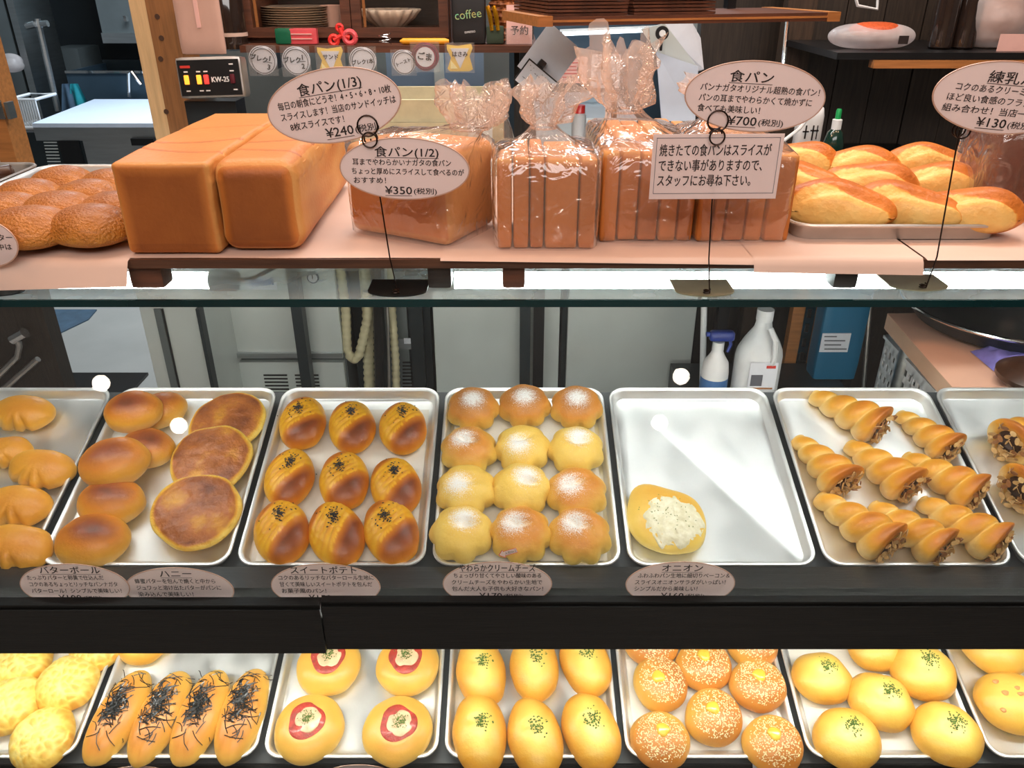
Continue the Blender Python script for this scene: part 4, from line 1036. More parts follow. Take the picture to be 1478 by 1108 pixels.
KB = (('食パン(1/2)', .04, .98), [('耳までやわらかいナガタの食パン', -.80, 1.52), ('ちょっと厚めにスライスして食べるのが', -.82, 1.74), ('おすすめ！', -.80, .50)], ('¥350', -.32, .42, 1))
KC = (('食パン', -.10, .62), [('パンナガタオリジナル超熟の食パン！', -.80, 1.70), ('パンの耳までやわらかくて焼かずに', -.80, 1.62), ('食べても美味しい！', -.80, .90)], ('¥700', -.34, .42, 1))
KE = (('練乳パン', .12, .88), [('コクのあるクリーミーな練乳と', -.72, 1.54), ('ほど良い食感のフランスパンの', -.80, 1.66), ('組み合わせ！当店一番人気', -.82, 1.60)], ('¥130', -.28, .42, 1))
oval_card('price_card', 'tilted pink oval price card reading 240 yen, above the second whole loaf', at(482, 153, .918), .0745, .0385, RD(9), KA, group=G1)
oval_card('price_card', 'pink oval price card reading 350 yen, in front of the turned half loaf', at(584, 244, .919), .0735, .0345, RD(-1), KB, group=G1)
oval_card('price_card', 'pink oval price card reading 700 yen, above the rectangular notice', at(1090, 140, .919), .0770, .0365, RD(-3), KC, group=G1)
oval_card('price_card', 'pink oval price card reading 130 yen, above the cocoa loaf', at(1450, 142, .90), .0780, .0365, RD(-5), KE, group=G1)
# notice card
mN = frame_at(at(1033, 241, .920), RD(.3), 0)
root = thing('notice_card', 'rectangular laminated notice card about fresh bread, clipped below the 700 yen oval', 'notice card', m=mN)
hw_, hh_ = .0735, .0365
b = MB(); b.prism([mN @ Vector((x, y, -.0009)) for x, y in ((-hw_, -hh_), (hw_, -hh_), (hw_, hh_), (-hw_, hh_))], mN.to_3x3() @ Vector((0, 0, .0009))); b.build('card_sheet', 'card', root, False)
for i, (x0, x1, y0, y1) in enumerate(((-.068, .068, .0322, .0327), (-.068, .068, -.0297, -.0292), (-.068, -.0675, -.0297, .0327), (.0675, .068, -.0297, .0327))):
    pass
fr = MB()
for (x0, x1, y0, y1) in ((-.0695, .0695, .0322, .0328), (-.0695, .0695, -.0302, -.0296), (-.0695, -.0689, -.0302, .0328), (.0689, .0695, -.0302, .0328)):
    fr.add([mN @ Vector(q) for q in ((x0, y0, .0005), (x1, y0, .0005), (x1, y1, .0005), (x0, y1, .0005))], [(0, 1, 2, 3)])
fr.build('printed_frame', 'ink_grey', root, False)
lettering([('焼きたての食パンはスライスが', -.0655, .0135, .0145, .126, 'l', False), ('できない事がありますので、', -.0655, -.0035, .0145, .118, 'l', False), ('スタッフにお尋ね下さい。', -.0655, -.0205, .0145, .107, 'l', False)], mN, parent=root, bold=.02)
# cut-off oval at the shelf's left end
mF = frame_at(at(-22, 351, .921), 0, 0)
root = thing('price_card', 'pink oval card at the photo edge, in front of the sugared buns', 'price card', m=mF, group=G1)
card_part(root, mF, oval_pts(.0385, .029)); lettering([('発酵バター', .035, .004, .0085, .045, 'r', False), ('の中は', .031, -.0075, .0085, .026, 'r', False)], mF, parent=root, bold=.02)

# wire holders
def holder(label, u_top, v_top, u_mid, v_mid, u_b, v_b, mt='wire', notch=True, base_mt='tin_base'):
    pb = PZ(u_b, v_b, ZG + .003); p1 = PY(u_mid, v_mid, .9245); p0 = PY(u_top, v_top, .9245)
    root = thing('card_holder', label, 'card holder', (pb.x, pb.y + .03, ZG), group='wire card holders on the glass top')
    base = MB(); pts = []
    for k in range(15):
        a = pi + pi * k / 14; x = .037 * cos(a); y = .020 * sin(a)
        pts.append((pb.x + x, pb.y + .016 + y, ZG + .0003))
    pts += [(pb.x + .037, pb.y + .055, ZG + .0003), (pb.x - .037, pb.y + .055, ZG + .0003)]
    base.prism(pts, (0, 0, .0016)); base.build('base_plate', base_mt, root, False)
    coil = MB(); coil.tube([(pb.x + .004 * cos(k * .7), pb.y + .004 + .004 * sin(k * .7), ZG + .0022 + .0006 * k / 2) for k in range(20)], .0009, 6); coil.build('wire_coil', mt, root)
    MB().tube([(pb.x + .003, pb.y + .002, ZG + .003), (pb.x * .75 + p1.x * .25, .9225, ZG + .25 * (p1.z - ZG)), (p1.x, p1.y, p1.z)], .0009, 6).build('wire_stem', mt, root)
    r0, r1 = .0112, .0083
    for nm, c, r in (('card_ring', p0, r0), ('card_ring', p1, r1)):
        MB().tube([(c.x + r * sin(k * 2 * pi / 24), .9165 + .0005 * k / 24, c.z + r * cos(k * 2 * pi / 24)) for k in range(25)] + [(c.x + .9 * r * sin(k * 2 * pi / 24), .9255, c.z + .9 * r * cos(k * 2 * pi / 24)) for k in range(25)], .0010, 6).build(nm, mt, root)
mat('tin_base', S2(146, 140, 112), .35, .4, var=.1)
holder('thin wire card holder with dark base clipping the 240 and 350 yen ovals', 532, 180, 535, 200, 571, 424, base_mt='black_metal')
holder('thin wire card holder with tin base clipping the 700 yen oval and the notice', 1034, 173, 1033, 196, 1021, 424)
holder('slanting wire card holder with tin base clipping the 130 yen oval', 1390, 168, 1385, 187, 1334, 416)
holder('thin wire card holder with dark base clipping the oval at the photo edge', -24, 330, -23, 350, -18, 424, base_mt='black_metal')
# cards inside the case
G2 = 'oval price cards standing behind the front glass'
YC = .9215
K1 = (('バターボール', .0, 1.10), [('たっぷりバターと卵黄で仕込んだ', -.82, 1.40), ('コクのあるちょっとリッチなパンナガタ', -.82, 1.62), ('バターロール！シンプルで美味しい！', -.82, 1.66)], ('¥100', -.36, .42, 1))
K2 = (('ハニー', .0, .58), [('蜂蜜バターを包んで焼くと中から', -.78, 1.48), ('ジュワッと溶け出たバターがパンに', -.78, 1.56), ('染み込んで美味しい！', -.78, 1.02)], ('¥160', -.30, .42, 1))
K3 = (('スイートポテト', .0, 1.20), [('コクのあるリッチなバターロール生地に', -.84, 1.74), ('甘くて美味しいスイートポテトを包んだ', -.84, 1.70), ('お菓子風のパン！', -.82, .82)], ('¥150', -.34, .42, 1))
K4 = (('やわらかクリームチーズ', .0, 1.38), [('ちょっぴり甘くてやさしい酸味のある', -.80, 1.60), ('クリームチーズをやわらかい生地で', -.84, 1.66), ('包んだ大人も子供も大好きなパン！', -.84, 1.68)], ('¥170', -.34, .42, 1))
K5 = (('オニオン', .0, .74), [('ふわふわパン生地に細切りベーコン＆', -.80, 1.68), ('スライスオニオンサラダがいっぱい！', -.84, 1.66), ('シンプルだから美味しい！', -.84, 1.16)], ('¥160', -.34, .42, 1))
for u, v, kind, lab in ((108, 846, K1, 'pinkish oval price card reading 100 yen, below the butter balls'), (259, 851, K2, 'pinkish oval price card reading 160 yen, below the honey breads'), (470, 846, K3, 'pinkish oval price card reading 150 yen, below the sweet potato buns'),
                        (718, 843, K4, 'pinkish oval price card with small red arrow, below the cream cheese buns'), (982, 843, K5, 'pinkish oval price card reading 160 yen, below the onion bread')):
    yc = YC if kind is not K2 else YC + .0022
    c = PY(u, v, yc)
    r = oval_card('price_card', lab, c, .0815, .0425, 0, kind, group=G2, up=.19)
    if kind is K4:
        m = frame_at(PY(733, 797, YC - .0015), RD(20), 0)
        b = MB(); b.prism([m @ Vector(q) for q in ((-.014, 0, 0), (-.006, .0075, 0), (-.006, .0042, 0), (.014, .0042, 0), (.014, -.0042, 0), (-.006, -.0042, 0), (-.006, -.0075, 0))], m.to_3x3() @ Vector((0, 0, .0004))); b.build('arrow_sticker', 'card', r, False)
        pts = [(-.014, 0), (-.006, .0075), (-.006, .0042), (.014, .0042), (.014, -.0042), (-.006, -.0042), (-.006, -.0075), (-.014, 0)]
        b = MB(); b.tube([m @ Vector((x, y, .0005)) for x, y in pts], .0005, 4); b.build('arrow_outline', 'ink_red', r)
        lettering([('人気No.2', .004, -.0022, .0052, .017, 'c', False)], m, mt='ink', parent=r, name='arrow_lettering')
K6 = (('明太フランス', .0, .9), [('', 0, 1)], ('', 0, 1))
for u, v, title, lab in ((205, 1126, '明太チーズ', 'pale oval price card at the bottom edge, below the seaweed rolls'), (520, 1124, '厚切りハム', 'pale oval price card at the bottom edge, below the ham rounds')):
    c = PY(u, v, .9003); m = frame_at(c, 0, 0); r = thing('price_card', lab, 'price card', m=m, group='oval price cards of the lower tier')
    card_part(r, m, oval_pts(.066, .036)); lettering([(title, 0, .013, .0145, .05, 'c', True)], m, parent=r, bold=.02)
c = PY(1095, 1105, .9003); b = MB(); m = frame_at(c, RD(10)); b.prism([m @ Vector(q) for q in ((-.010, -.03, 0), (.010, -.03, 0), (.010, .012, 0), (-.010, .012, 0))], m.to_3x3() @ Vector((0, 0, .0006)))
solo(b, 'paper_slip', 'paper_white', 'tiny plain paper slip standing below the front sesame bun', 'paper', smooth=False)

# ================================================================== THE KITCHEN BEHIND
def rng(u0, v0, u1, v1, Y):
    vm = (v0 + v1) / 2
    return PY(u0, vm, Y).x, PY(u1, vm, Y).x, PY(739, v1, Y).z, PY(739, v0, Y).z
def pb(mb, u0, v0, u1, v1, Y, d=.02):
    x0, x1, z0, z1 = rng(u0, v0, u1, v1, Y); return mb.box(x0, x1, Y, Y + d, z0, z1)
def pr_(mb, u0, v0, u1, v1, Y, d=.02, r=.004, n=5):
    x0, x1, z0, z1 = rng(u0, v0, u1, v1, Y); return mb.rbox(((x0 + x1) / 2, Y + d / 2, (z0 + z1) / 2), ((x1 - x0) / 2, d / 2, (z1 - z0) / 2), r, n)
def PART(parent, name, mt, *a, **k): return pb(MB(), *a, **k).build(name, mt, parent, False)

# --- stainless fridge seen through the case
Yf = 2.15; x0 = PY(306, 470, Yf).x; x1 = PY(493, 470, Yf).x
t = thing('stainless_fridge', 'stainless fridge with lower louvre panel, blue sticker and round dial, behind the sweet potato buns', 'fridge', ((x0 + x1) / 2, Yf + .3, 0))
MB().box(x0, x1, Yf + .02, Yf + .6, 0, 1.05).build('body', 'steel_mid', t, False)
zs = PY(400, 512, Yf).z
MB().rbox(((x0 + x1) / 2, Yf + .010, (zs + 1.04) / 2), ((x1 - x0) / 2 - .004, .010, (1.04 - zs) / 2), .004, 6).build('door_panel', 'steel_light', t)
MB().rbox(((x0 + x1) / 2, Yf + .006, (zs - .022 + .05) / 2), ((x1 - x0) / 2 - .004, .012, (zs - .022 - .05) / 2), .004, 6).build('lower_panel', 'steel_light', t)
MB().box(x0 + .004, x1 - .004, Yf - .012, Yf + .0, zs - .006, zs + .010).build('door_lip', 'steel', t, False)
for r_ in range(9):
    z = PY(400, 541 + 5 * r_, Yf).z
    for ua, ub in ((382, 416), (427, 461)):
        xa, xb = PY(ua, 545, Yf).x, PY(ub, 545, Yf).x
        MB().box(xa, xb, Yf - .0075, Yf - .005, z, z + .005).build('louvre_slot', 'black_metal', t, False)
PART(t, 'rating_sticker', 'paper_white', 354, 399, 399, 418, Yf - .002, .002)
b = MB()
for k in range(9): pb(b, 360 + k * 4, 403, 362.6 + k * 4, 411, Yf - .003, .001)
b.build('sticker_print', 'ink_blue', t, False)
c = PY(452, 400, Yf - .001)
MB().tube([(c.x, Yf - .006, c.z), (c.x, Yf + .002, c.z)], .017, 20).build('dial', 'steel_blue', t)
MB().tube([(c.x, Yf - .008, c.z), (c.x, Yf - .0055, c.z)], .013, 20).build('dial_face', 'paper_white', t)
b = MB(); b.box(c.x - .0012, c.x + .0012, Yf - .0095, Yf - .0085, c.z - .002, c.z + .010); b.build('dial_needle', 'ink', t, False)

# --- condensing unit and lagged pipes
x0 = x1 + .012; x1 = PY(622, 470, 2.25).x
t = thing('compressor_cabinet', 'dark grey slotted machine cabinet behind the lagged pipes', 'cabinet', ((x0 + x1) / 2, 2.5, 0))
MB().box(x0, x1, 2.25, 2.7, 0, 1.05).build('body', 'steel_dark', t, False)
PART(t, 'front_panel', 'steel_mid', 574, 392, 603, 1000, 2.235, .014)
PART(t, 'side_panel', 'steel_dark', 606, 392, 623, 1000, 2.23, .019)
for k in range(8): PART(t, 'louvre_slot', 'black_metal', 581, 522 + 5 * k, 600, 524.4 + 5 * k, 2.2325, .002)
PART(t, 'rating_label', 'grey_plastic', 572, 489, 598, 504, 2.233, .001); PART(t, 'label_plate', 'paper_white', 583, 488, 598, 496, 2.2315, .001)
PART(t, 'backing_plate', 'cream_wrap', 521, 380, 534, 475, 2.22, .01)
def lagged(pts, r, name, label):
    P = []
    for i in range(len(pts) - 1):
        a, b_ = Vector(pts[i]), Vector(pts[i + 1]); n = max(2, int((b_ - a).length / .0035))
        P += [a.lerp(b_, k / n) for k in range(n)]
    P.append(Vector(pts[-1]))
    for _ in range(6): P = [P[0]] + [(P[i - 1] + P[i] * 2 + P[i + 1]) / 4 for i in range(1, len(P) - 1)] + [P[-1]]
    rs = [r * (1 + .13 * (1 if (k // 3) % 2 else -1) * .6 + .05 * noise.noise(Vector((k * .3, 0, 0)))) for k in range(len(P))]
    b = MB(); b.tube(P, rs, 10); return solo(b, name, 'cream_wrap', label, 'pipe', 'cream lagged pipes', smooth=True)
q = lambda u, v, Y=2.17: tuple(PY(u, v, Y))
lagged([q(490, 380), q(499, 445), q(501, 505), q(508, 519), q(517, 516), q(524, 490), q(531, 455), q(529, 420)], .0135, 'lagged_pipe', 'cream lagged pipe bent back upward in a loop')
lagged([q(527, 380, 2.2), q(531, 450, 2.2), q(532, 520, 2.2), q(536, 640, 2.2)], .0165, 'lagged_pipe', 'thickest cream lagged pipe running straight down, in the middle')
lagged([q(561, 380, 2.19), q(566, 450, 2.19), q(571, 520, 2.19), q(574, 640, 2.19)], .012, 'lagged_pipe', 'slim cream lagged pipe beside the slotted cabinet')
b = MB(); b.tube([q(556, 380, 2.16), q(560, 470, 2.16), q(563, 640, 2.16)], .004, 8); solo(b, 'bare_pipe', 'aluminium_dull', 'thin bare metal pipe beside the slim lagged one', 'pipe')
b = MB(); b.tube([q(541, 380, 2.15), q(546, 470, 2.15), q(549, 640, 2.15)], .014, 8); solo(b, 'black_hose', 'black_plastic', 'thick black hose between the lagged pipes', 'hose')

# --- wide steel cabinet
Yc = 2.12; x0 = PY(627, 500, Yc).x; xm = PY(812, 500, Yc).x; x1 = PY(1000, 500, Yc).x
t = thing('steel_cabinet', 'wide pale stainless cabinet with two plain doors and a dark gap between them', 'cabinet', (xm, Yc + .3, 0))
MB().box(x0, x1, Yc + .02, Yc + .6, 0, 1.05).build('body', 'steel_dark', t, False)
for a, b_ in ((x0, xm - .010), (xm + .012, x1)):
    MB().rbox(((a + b_) / 2, Yc + .009, .54), ((b_ - a) / 2, .010, .50), .006, 8).build('door', 'steel_light', t)
MB().box(xm - .007, xm - .003, Yc - .002, Yc + .02, .04, 1.04).build('gap_strip', 'black_metal', t, False)
b = MB(); b.tube([q(1018, 360, 1.9), q(1012, 640, 1.9)], .008, 10); solo(b, 'white_pole', 'white_plastic', 'slim white upright pole beside the pale steel cabinet', 'pole')
# low cupboard carrying the cleaning bottles
xa, xb = PY(1003, 600, 1.75).x, PY(1262, 600, 1.75).x
t = thing('low_cupboard', 'low dark cupboard under the cleaning bottles, mostly hidden by the trays', 'cupboard', ((xa + xb) / 2, 1.9, 0))
MB().box(xa, xb, 1.60, 2.09, 0, .53).build('body', 'steel_dark', t, False); MB().box(xa + .01, xb - .01, 1.585, 1.60, .04, .50).build('door', 'steel_blue', t, False)
# dark wall behind them
struct(MB().box(PY(985, 500, 2.35).x, XR, 2.55, 2.60, 0, ZC), 'wall_partition_right', 'wood_dark_up')
# spray bottle
c = PY(1034, 520, 1.75); t = thing('spray_bottle', 'white and blue spray bottle with dark blue trigger head beside the white jug', 'bottle', (c.x, 1.75, .53))
prof = [(.020, .532), (.031, .535), (.033, .56), (.033, .675), (.030, .70), (.019, .718), (.0135, .73), (.0135, .738)]
MB().lathe(prof, (c.x, 1.75, 0), 20).build('bottle_body', 'white_plastic', t)
MB().lathe([(.0336, .60), (.0336, .662)], (c.x, 1.75, 0), 20, cap0=False, cap1=False).build('blue_label', 'ink_blue', t)
MB().tube([(c.x, 1.75, .732), (c.x, 1.75, .755)], .014, 14).build('collar', 'white_plastic', t)
MB().rbox((c.x + .004, 1.745, .772), (.030, .012, .013), .008, 6).build('spray_head', 'navy_plastic', t)
MB().tube([(c.x + .024, 1.745, .766), (c.x + .028, 1.744, .748), (c.x + .022, 1.744, .730)], .004, 8).build('trigger', 'navy_plastic', t)
MB().tube([(c.x - .024, 1.745, .776), (c.x - .034, 1.745, .776)], .006, 10).build('nozzle', 'navy_plastic', t)
# jug
c = PY(1094, 520, 1.78); t = thing('detergent_jug', 'large white detergent jug with moulded handle and printed label', 'jug', (c.x, 1.78, .53))
prof = [(.040, .532), (.056, .537), (.058, .56), (.058, .705), (.055, .722), (.046, .742), (.034, .762), (.022, .780), (.018, .80)]
L = [[(c.x + r * 1.0 * cos(2 * pi * k / 28), 1.78 + r * .75 * sin(2 * pi * k / 28), z) for k in range(28)] for r, z in prof]
MB().loops(L).build('jug_body', 'white_plastic', t)
MB().tube([(c.x, 1.78, .798), (c.x, 1.78, .826)], .020, 16).build('cap', 'white_plastic', t)
MB().tube([(c.x + .006, 1.745, .79), (c.x + .018, 1.728, .765), (c.x + .024, 1.733, .72), (c.x + .022, 1.742, .69)], .007, 8).build('handle', 'white_plastic', t)
MB().box(c.x - .032, c.x + .036, 1.7345, 1.7365, .630, .705).build('label_plate', 'paper_white', t, False)
MB().box(c.x - .026, c.x + .002, 1.733, 1.7345, .642, .672).build('label_block', 'ink_grey', t, False)
MB().box(c.x + .008, c.x + .030, 1.733, 1.7345, .690, .697).build('label_bar', 'ink_red', t, False)
MB().box(c.x - .028, c.x + .030, 1.733, 1.7345, .633, .637).build('label_line', 'wood_orange', t, False)
# wood strips and slotted rail
t = thing('slotted_upright', 'bright slotted metal upright between two yellowed wooden strips', 'upright', (PY(1160, 500, 2.2).x, 2.2, 0))
for u0, u1, mt, nm in ((1136, 1153, 'wood_orange', 'wooden_strip'), (1153, 1168, 'chrome', 'metal_rail'), (1168, 1180, 'wood_post_side', 'wooden_strip')):
    a, b_ = PY(u0, 500, 2.1).x, PY(u1, 500, 2.1).x; MB().box(a, b_ - .001, 2.1, 2.13, 0, 1.06).build(nm, mt, t, False)
a, b_ = PY(1157, 500, 2.1).x, PY(1162, 500, 2.1).x
for k in range(14): MB().box(a, b_, 2.098, 2.101, .40 + k * .045, .425 + k * .045).build('rail_slot', 'black_metal', t, False)
# blue container
a, b_ = PY(1182, 500, 1.98).x, PY(1246, 500, 1.98).x
t = thing('blue_container', 'tall blue plastic container with a pale instruction label', 'container', ((a + b_) / 2, 2.015, .53))
MB().rbox(((a + b_) / 2, 2.015, .77), ((b_ - a) / 2, .035, .24), .010, 8).build('container_body', 'blue_plastic', t)
MB().rbox(((a + b_) / 2, 2.015, 1.02), ((b_ - a) / 2 - .01, .03, .016), .008, 6).build('lid', 'blue_plastic', t)
PART(t, 'instruction_label', 'paper_white', 1185, 481, 1226, 508, 1.977, .002)
b = MB()
for k in range(4): pb(b, 1190, 485 + 6 * k, 1190 + (18, 30, 24, 32)[k], 486.5 + 6 * k, 1.975, .001)
b.build('label_lines', 'ink_grey', t, False)
b = MB(); b.tube([q(1262, 360, 2.0), q(1240, 640, 2.0)], .006, 8); solo(b, 'leaning_rod', 'aluminium_dull', 'thin pale metal rod leaning beside the blue container', 'rod')

# --- pink worktop with bowl
Zk = .80
A, B_ = PZ(1281, 452, Zk), PZ(1378, 562, Zk)
d = (B_ - A).normalized(); A2 = A + d * ((1.428 - A.y) / d.y); xr = 1.95
poly = [(A.x, A.y), (A2.x, A2.y), (xr, A2.y), (xr, A.y + .02)]
t = thing('pink_worktop', 'pale pink kitchen worktop on steel legs, under the dark steel bowl', 'worktop', ((A.x + xr) / 2, (A.y + A2.y) / 2, 0))
MB().prism([(x, y, Zk - .001) for x, y in poly], (0, 0, .001)).build('top_sheet', 'pink_counter', t, False)
MB().prism([(x, y, Zk - .040) for x, y in poly], (0, 0, .0385)).build('worktop_edge', 'pink_edge', t, False)
for x, y in ((A2.x + .06, A2.y + .04), (A.x + .05, A.y - .04), (xr - .06, A2.y + .04), (xr - .06, A.y - .04)):
    MB().tube([(x, y, 0), (x, y, Zk - .041)], .018, 10).build('leg', 'steel', t)
Lm, Fm = PZ(1322, 447, Zk + .05), PZ(1470, 503, Zk + .05); cx = PZ(1505, 470, Zk + .05).x
dx = cx - Lm.x; e = Fm.y - Lm.y; r = (dx * dx + e * e) / (-2 * e) if e < 0 else .25
r = max(.2, min(.33, r)); C0 = Vector((cx, Fm.y + r, Zk))
t = thing('mixing_bowl', 'huge dark steel bowl with bright rolled rim on the pink worktop', 'bowl', C0)
MB().lathe([(r * .55, .002), (r * .85, .012), (r * .96, .045), (r, .050), (r * 1.005, .054), (r * .995, .057), (r * .97, .052), (r * .93, .035), (r * .8, .020), (.01, .012)], C0, 64).build('bowl_shell', 'steel_dark', t)
MB().tube([(C0.x + r * cos(k * pi / 40), C0.y + r * sin(k * pi / 40), Zk + .054) for k in range(81)], .0045, 8).build('rolled_rim', 'chrome', t)
c = PZ(1450, 522, Zk)
b = MB()
def cloth(s, tt):
    x = c.x - .05 + .13 * s; y = c.y - .05 + .10 * tt + .02 * s
    ed = min(s, 1 - s, tt, 1 - tt) * 6
    return (x, y, Zk + .002 + .024 * min(1, ed) * (.6 + .8 * abs(noise.noise(Vector((s * 3, tt * 3, 2))))))
b.sheet(cloth, 20, 16); solo(b, 'purple_cloth', 'purple_cloth', 'crumpled lilac cloth on the pink worktop in front of the bowl', 'cloth', smooth='all')
c = PZ(1500, 560, Zk)
b = MB(); b.lathe([(.03, .001), (.07, .006), (.085, .02), (.086, .03), (.08, .034), (.05, .05), (.01, .055)], c, 28); solo(b, 'brown_lid', 'choco', 'round dark brown upturned dish at the corner of the pink worktop', 'dish')  # low domed dark brown lid lying on the worktop
# --- white basket
Zb = .70
A, B_ = PZ(1279, 486, Zb), PZ(1352, 565, Zb); d = (B_ - A); Lb = d.length; ang = math.atan2(d.y, d.x)
mB = Matrix.Translation((A.x, A.y, 0)) @ Matrix.Rotation(ang, 4, 'Z')
t = thing('plastic_crate', 'white perforated plastic crate half under the pink worktop', 'crate', m=mB)
b = MB(); hgt = .20; W = .24; zb = Zb - hgt
def wall(p0, p1):
    p0, p1 = Vector(p0), Vector(p1); L_ = (p1 - p0).length; n = int(L_ / .026); dd = (p1 - p0).normalized(); nn = Vector((-dd.y, dd.x, 0)) * .003
    def bar(a, b2, z0, z1):
        P = p0 + dd * a; Q = p0 + dd * b2
        b.prism([(P.x, P.y, z0), (Q.x, Q.y, z0), (Q.x, Q.y, z1), (P.x, P.y, z1)], nn)
    for k in range(6): bar(0, L_, zb + k * .035, zb + k * .035 + (.017 if k < 5 else .025))
    for k in range(n + 1): bar(L_ * k / (n + 1) , L_ * k / (n + 1) + .012, zb, Zb)
    bar(L_ - .012, L_, zb, Zb)
for a_, b2 in (((0, 0, 0), (Lb, 0, 0)), ((Lb, 0, 0), (Lb, W, 0)), ((Lb, W, 0), (0, W, 0)), ((0, W, 0), (0, 0, 0))): wall(a_, b2)
b.build('lattice_walls', 'white_plastic', t, False, world=False)
b = MB(); b.box(-.004, Lb + .004, -.006, .006, Zb - .004, Zb + .004); b.box(-.004, Lb + .004, W - .006, W + .006, Zb - .004, Zb + .004); b.box(-.006, .006, 0, W, Zb - .004, Zb + .004); b.box(Lb - .006, Lb + .006, 0, W, Zb - .004, Zb + .004)
b.build('rim', 'white_plastic', t, False, world=False); MB().box(0, Lb, 0, W, zb - .004, zb).build('crate_floor', 'white_plastic', t, False, world=False)
b = MB(); b.box(-.08, Lb + .1, -.06, W + .06, 0, zb - .0045, mB); solo(b, 'steel_stand', 'steel_mid', 'plain steel box stand carrying the white perforated crate', 'stand', smooth=False)

# --- left through the case: machine base, floor things, steel column
xe = PY(5, 164, 2.2).x
x0 = PY(-90, 500, 2.16).x; x1 = PY(76, 500, 2.16).x
t = thing('mixer_base', 'dark brown machine base with bent handle, beyond the glove shaped rolls', 'machine', ((x0 + x1) / 2, 2.2, 0))
MB().box(x0, x1, 2.16, 2.22, 0, .955).build('body', 'wood_dark_up', t, False); MB().box(x0, xe + .01, 2.15, 2.32, .956, 1.0).build('top_plate', 'steel_dark', t, False)
MB().tube([q(-20, 560, 2.12), q(25, 515, 2.12), q(28, 500, 2.12), q(26, 488, 2.12)], .009, 8).build('bent_handle', 'aluminium_dull', t)
MB().tube([q(0, 566, 2.12), q(55, 518, 2.12)], .009, 8).build('foot_pedal', 'aluminium_dull', t)
MB().tube([q(18, 490, 2.12), q(36, 480, 2.12)], .016, 10).build('handle_grip', 'chrome', t)
x0 = PY(214, 500, 1.95).x; x1 = PY(301, 500, 1.95).x
t = thing('steel_column', 'grey steel upright cabinet with a vertical recess, beside the stainless fridge', 'cabinet', ((x0 + x1) / 2, 2.1, 0))
MB().box(x0, x1, 1.95, 2.35, 0, .99).build('body', 'steel_light', t, False); MB().box(x0, x1 + .03, 1.78, 2.35, .991, 1.02).build('top_plate', 'steel_mid', t, False)
PART(t, 'recess_strip', 'steel_mid', 243, 446, 253, 640, 1.945, .004); PART(t, 'recess_line', 'black_metal', 254, 446, 256, 640, 1.944, .004)
PART(t, 'edge_strip', 'steel_dark', 301, 446, 306, 640, 1.93, .03)
b = MB(); p = PZ(75, 541, .0); p2 = PZ(228, 541, 0); b.box(p.x - .3, p2.x - .04, 2.6, p.y, .0005, .012); solo(b, 'floor_mat', 'black_metal', 'dark rubber mat on the pale kitchen floor', 'mat', smooth=False)
a = [PZ(68, 448, 0), PZ(140, 448, 0), PZ(128, 462, 0), PZ(78, 486, 0)]
b = MB(); b.prism([(p.x, p.y, 0.0005) for p in reversed(a)], (0, 0, .006)); solo(b, 'blue_floor_sheet', 'blue_grey_cloth', 'blue grey sheet lying on the pale kitchen floor', 'sheet', smooth=False)

# ================================================================== ABOVE THE SHELF, LEFT KITCHEN
# wooden door post at the photo's edge
xe = PY(5, 164, 2.2).x
t = thing('door_post', 'pale orange wooden door post with a metal latch plate at the photo edge', 'post', (xe - .05, 2.25, 0))
MB().box(xe - .045, xe, 2.2, 2.28, 1.001, ZC).build('post', 'wood_orange', t, False)
PART(t, 'latch_plate', 'chrome', -6, 145, 4, 172, 2.196, .003); PART(t, 'strike_box', 'steel', 8, 148, 13, 172, 2.19, .03)
MB().box(xe - .085, xe - .047, 2.22, 2.27, 1.001, ZC).build('sliding_track', 'aluminium_dull', t, False); MB().box(xe - .075, xe - .067, 2.212, 2.219, 1.001, ZC).build('track_groove', 'black_metal', t, False)
# cold table
Zt = .86; F0, F1, K1_, K0_ = PZ(46, 178, Zt), PZ(330, 178, Zt), PZ(330, 143, Zt), PZ(136, 143, Zt)
t = thing('cold_table', 'steel refrigerated worktable with a big white cutting board top, beyond the wooden post', 'worktable', ((F0.x + F1.x) / 2, (F0.y + K0_.y) / 2, 0))
poly = [(F0.x, F0.y), (F1.x, F1.y), (K1_.x, K1_.y), (K0_.x, K0_.y)]
MB().prism([(x, y, Zt - .02) for x, y in poly], (0, 0, .02)).build('cutting_board_top', 'cutting_board', t, False)
MB().prism([(x, y, Zt - .085) for x, y in poly], (0, 0, .0645)).build('top_rim', 'steel', t, False)
pi_ = [(F0.x + .02, F0.y + .02), (F1.x, F1.y + .02), (K1_.x, K1_.y), (K0_.x + .02, K0_.y)]
MB().prism([(x, y, .0) for x, y in pi_], (0, 0, Zt - .086)).build('body', 'steel_mid', t, False)
Yt = F0.y + .005
PART(t, 'machine_panel', 'steel_dark', 52, 191, 140, 330, Yt, .014); PART(t, 'door', 'steel', 133, 191, 300, 330, Yt - .004, .016)
for k in range(9): PART(t, 'louvre_slot', 'steel_light', 62 + k * .9, 200 + 4.6 * k, 81 + k * .9, 201.8 + 4.6 * k, Yt - .003, .002)
PART(t, 'control_box', 'black_plastic', 88, 203, 117, 237, Yt - .012, .012); PART(t, 'door_handle', 'black_plastic', 189, 200, 222, 210, Yt - .03, .02)
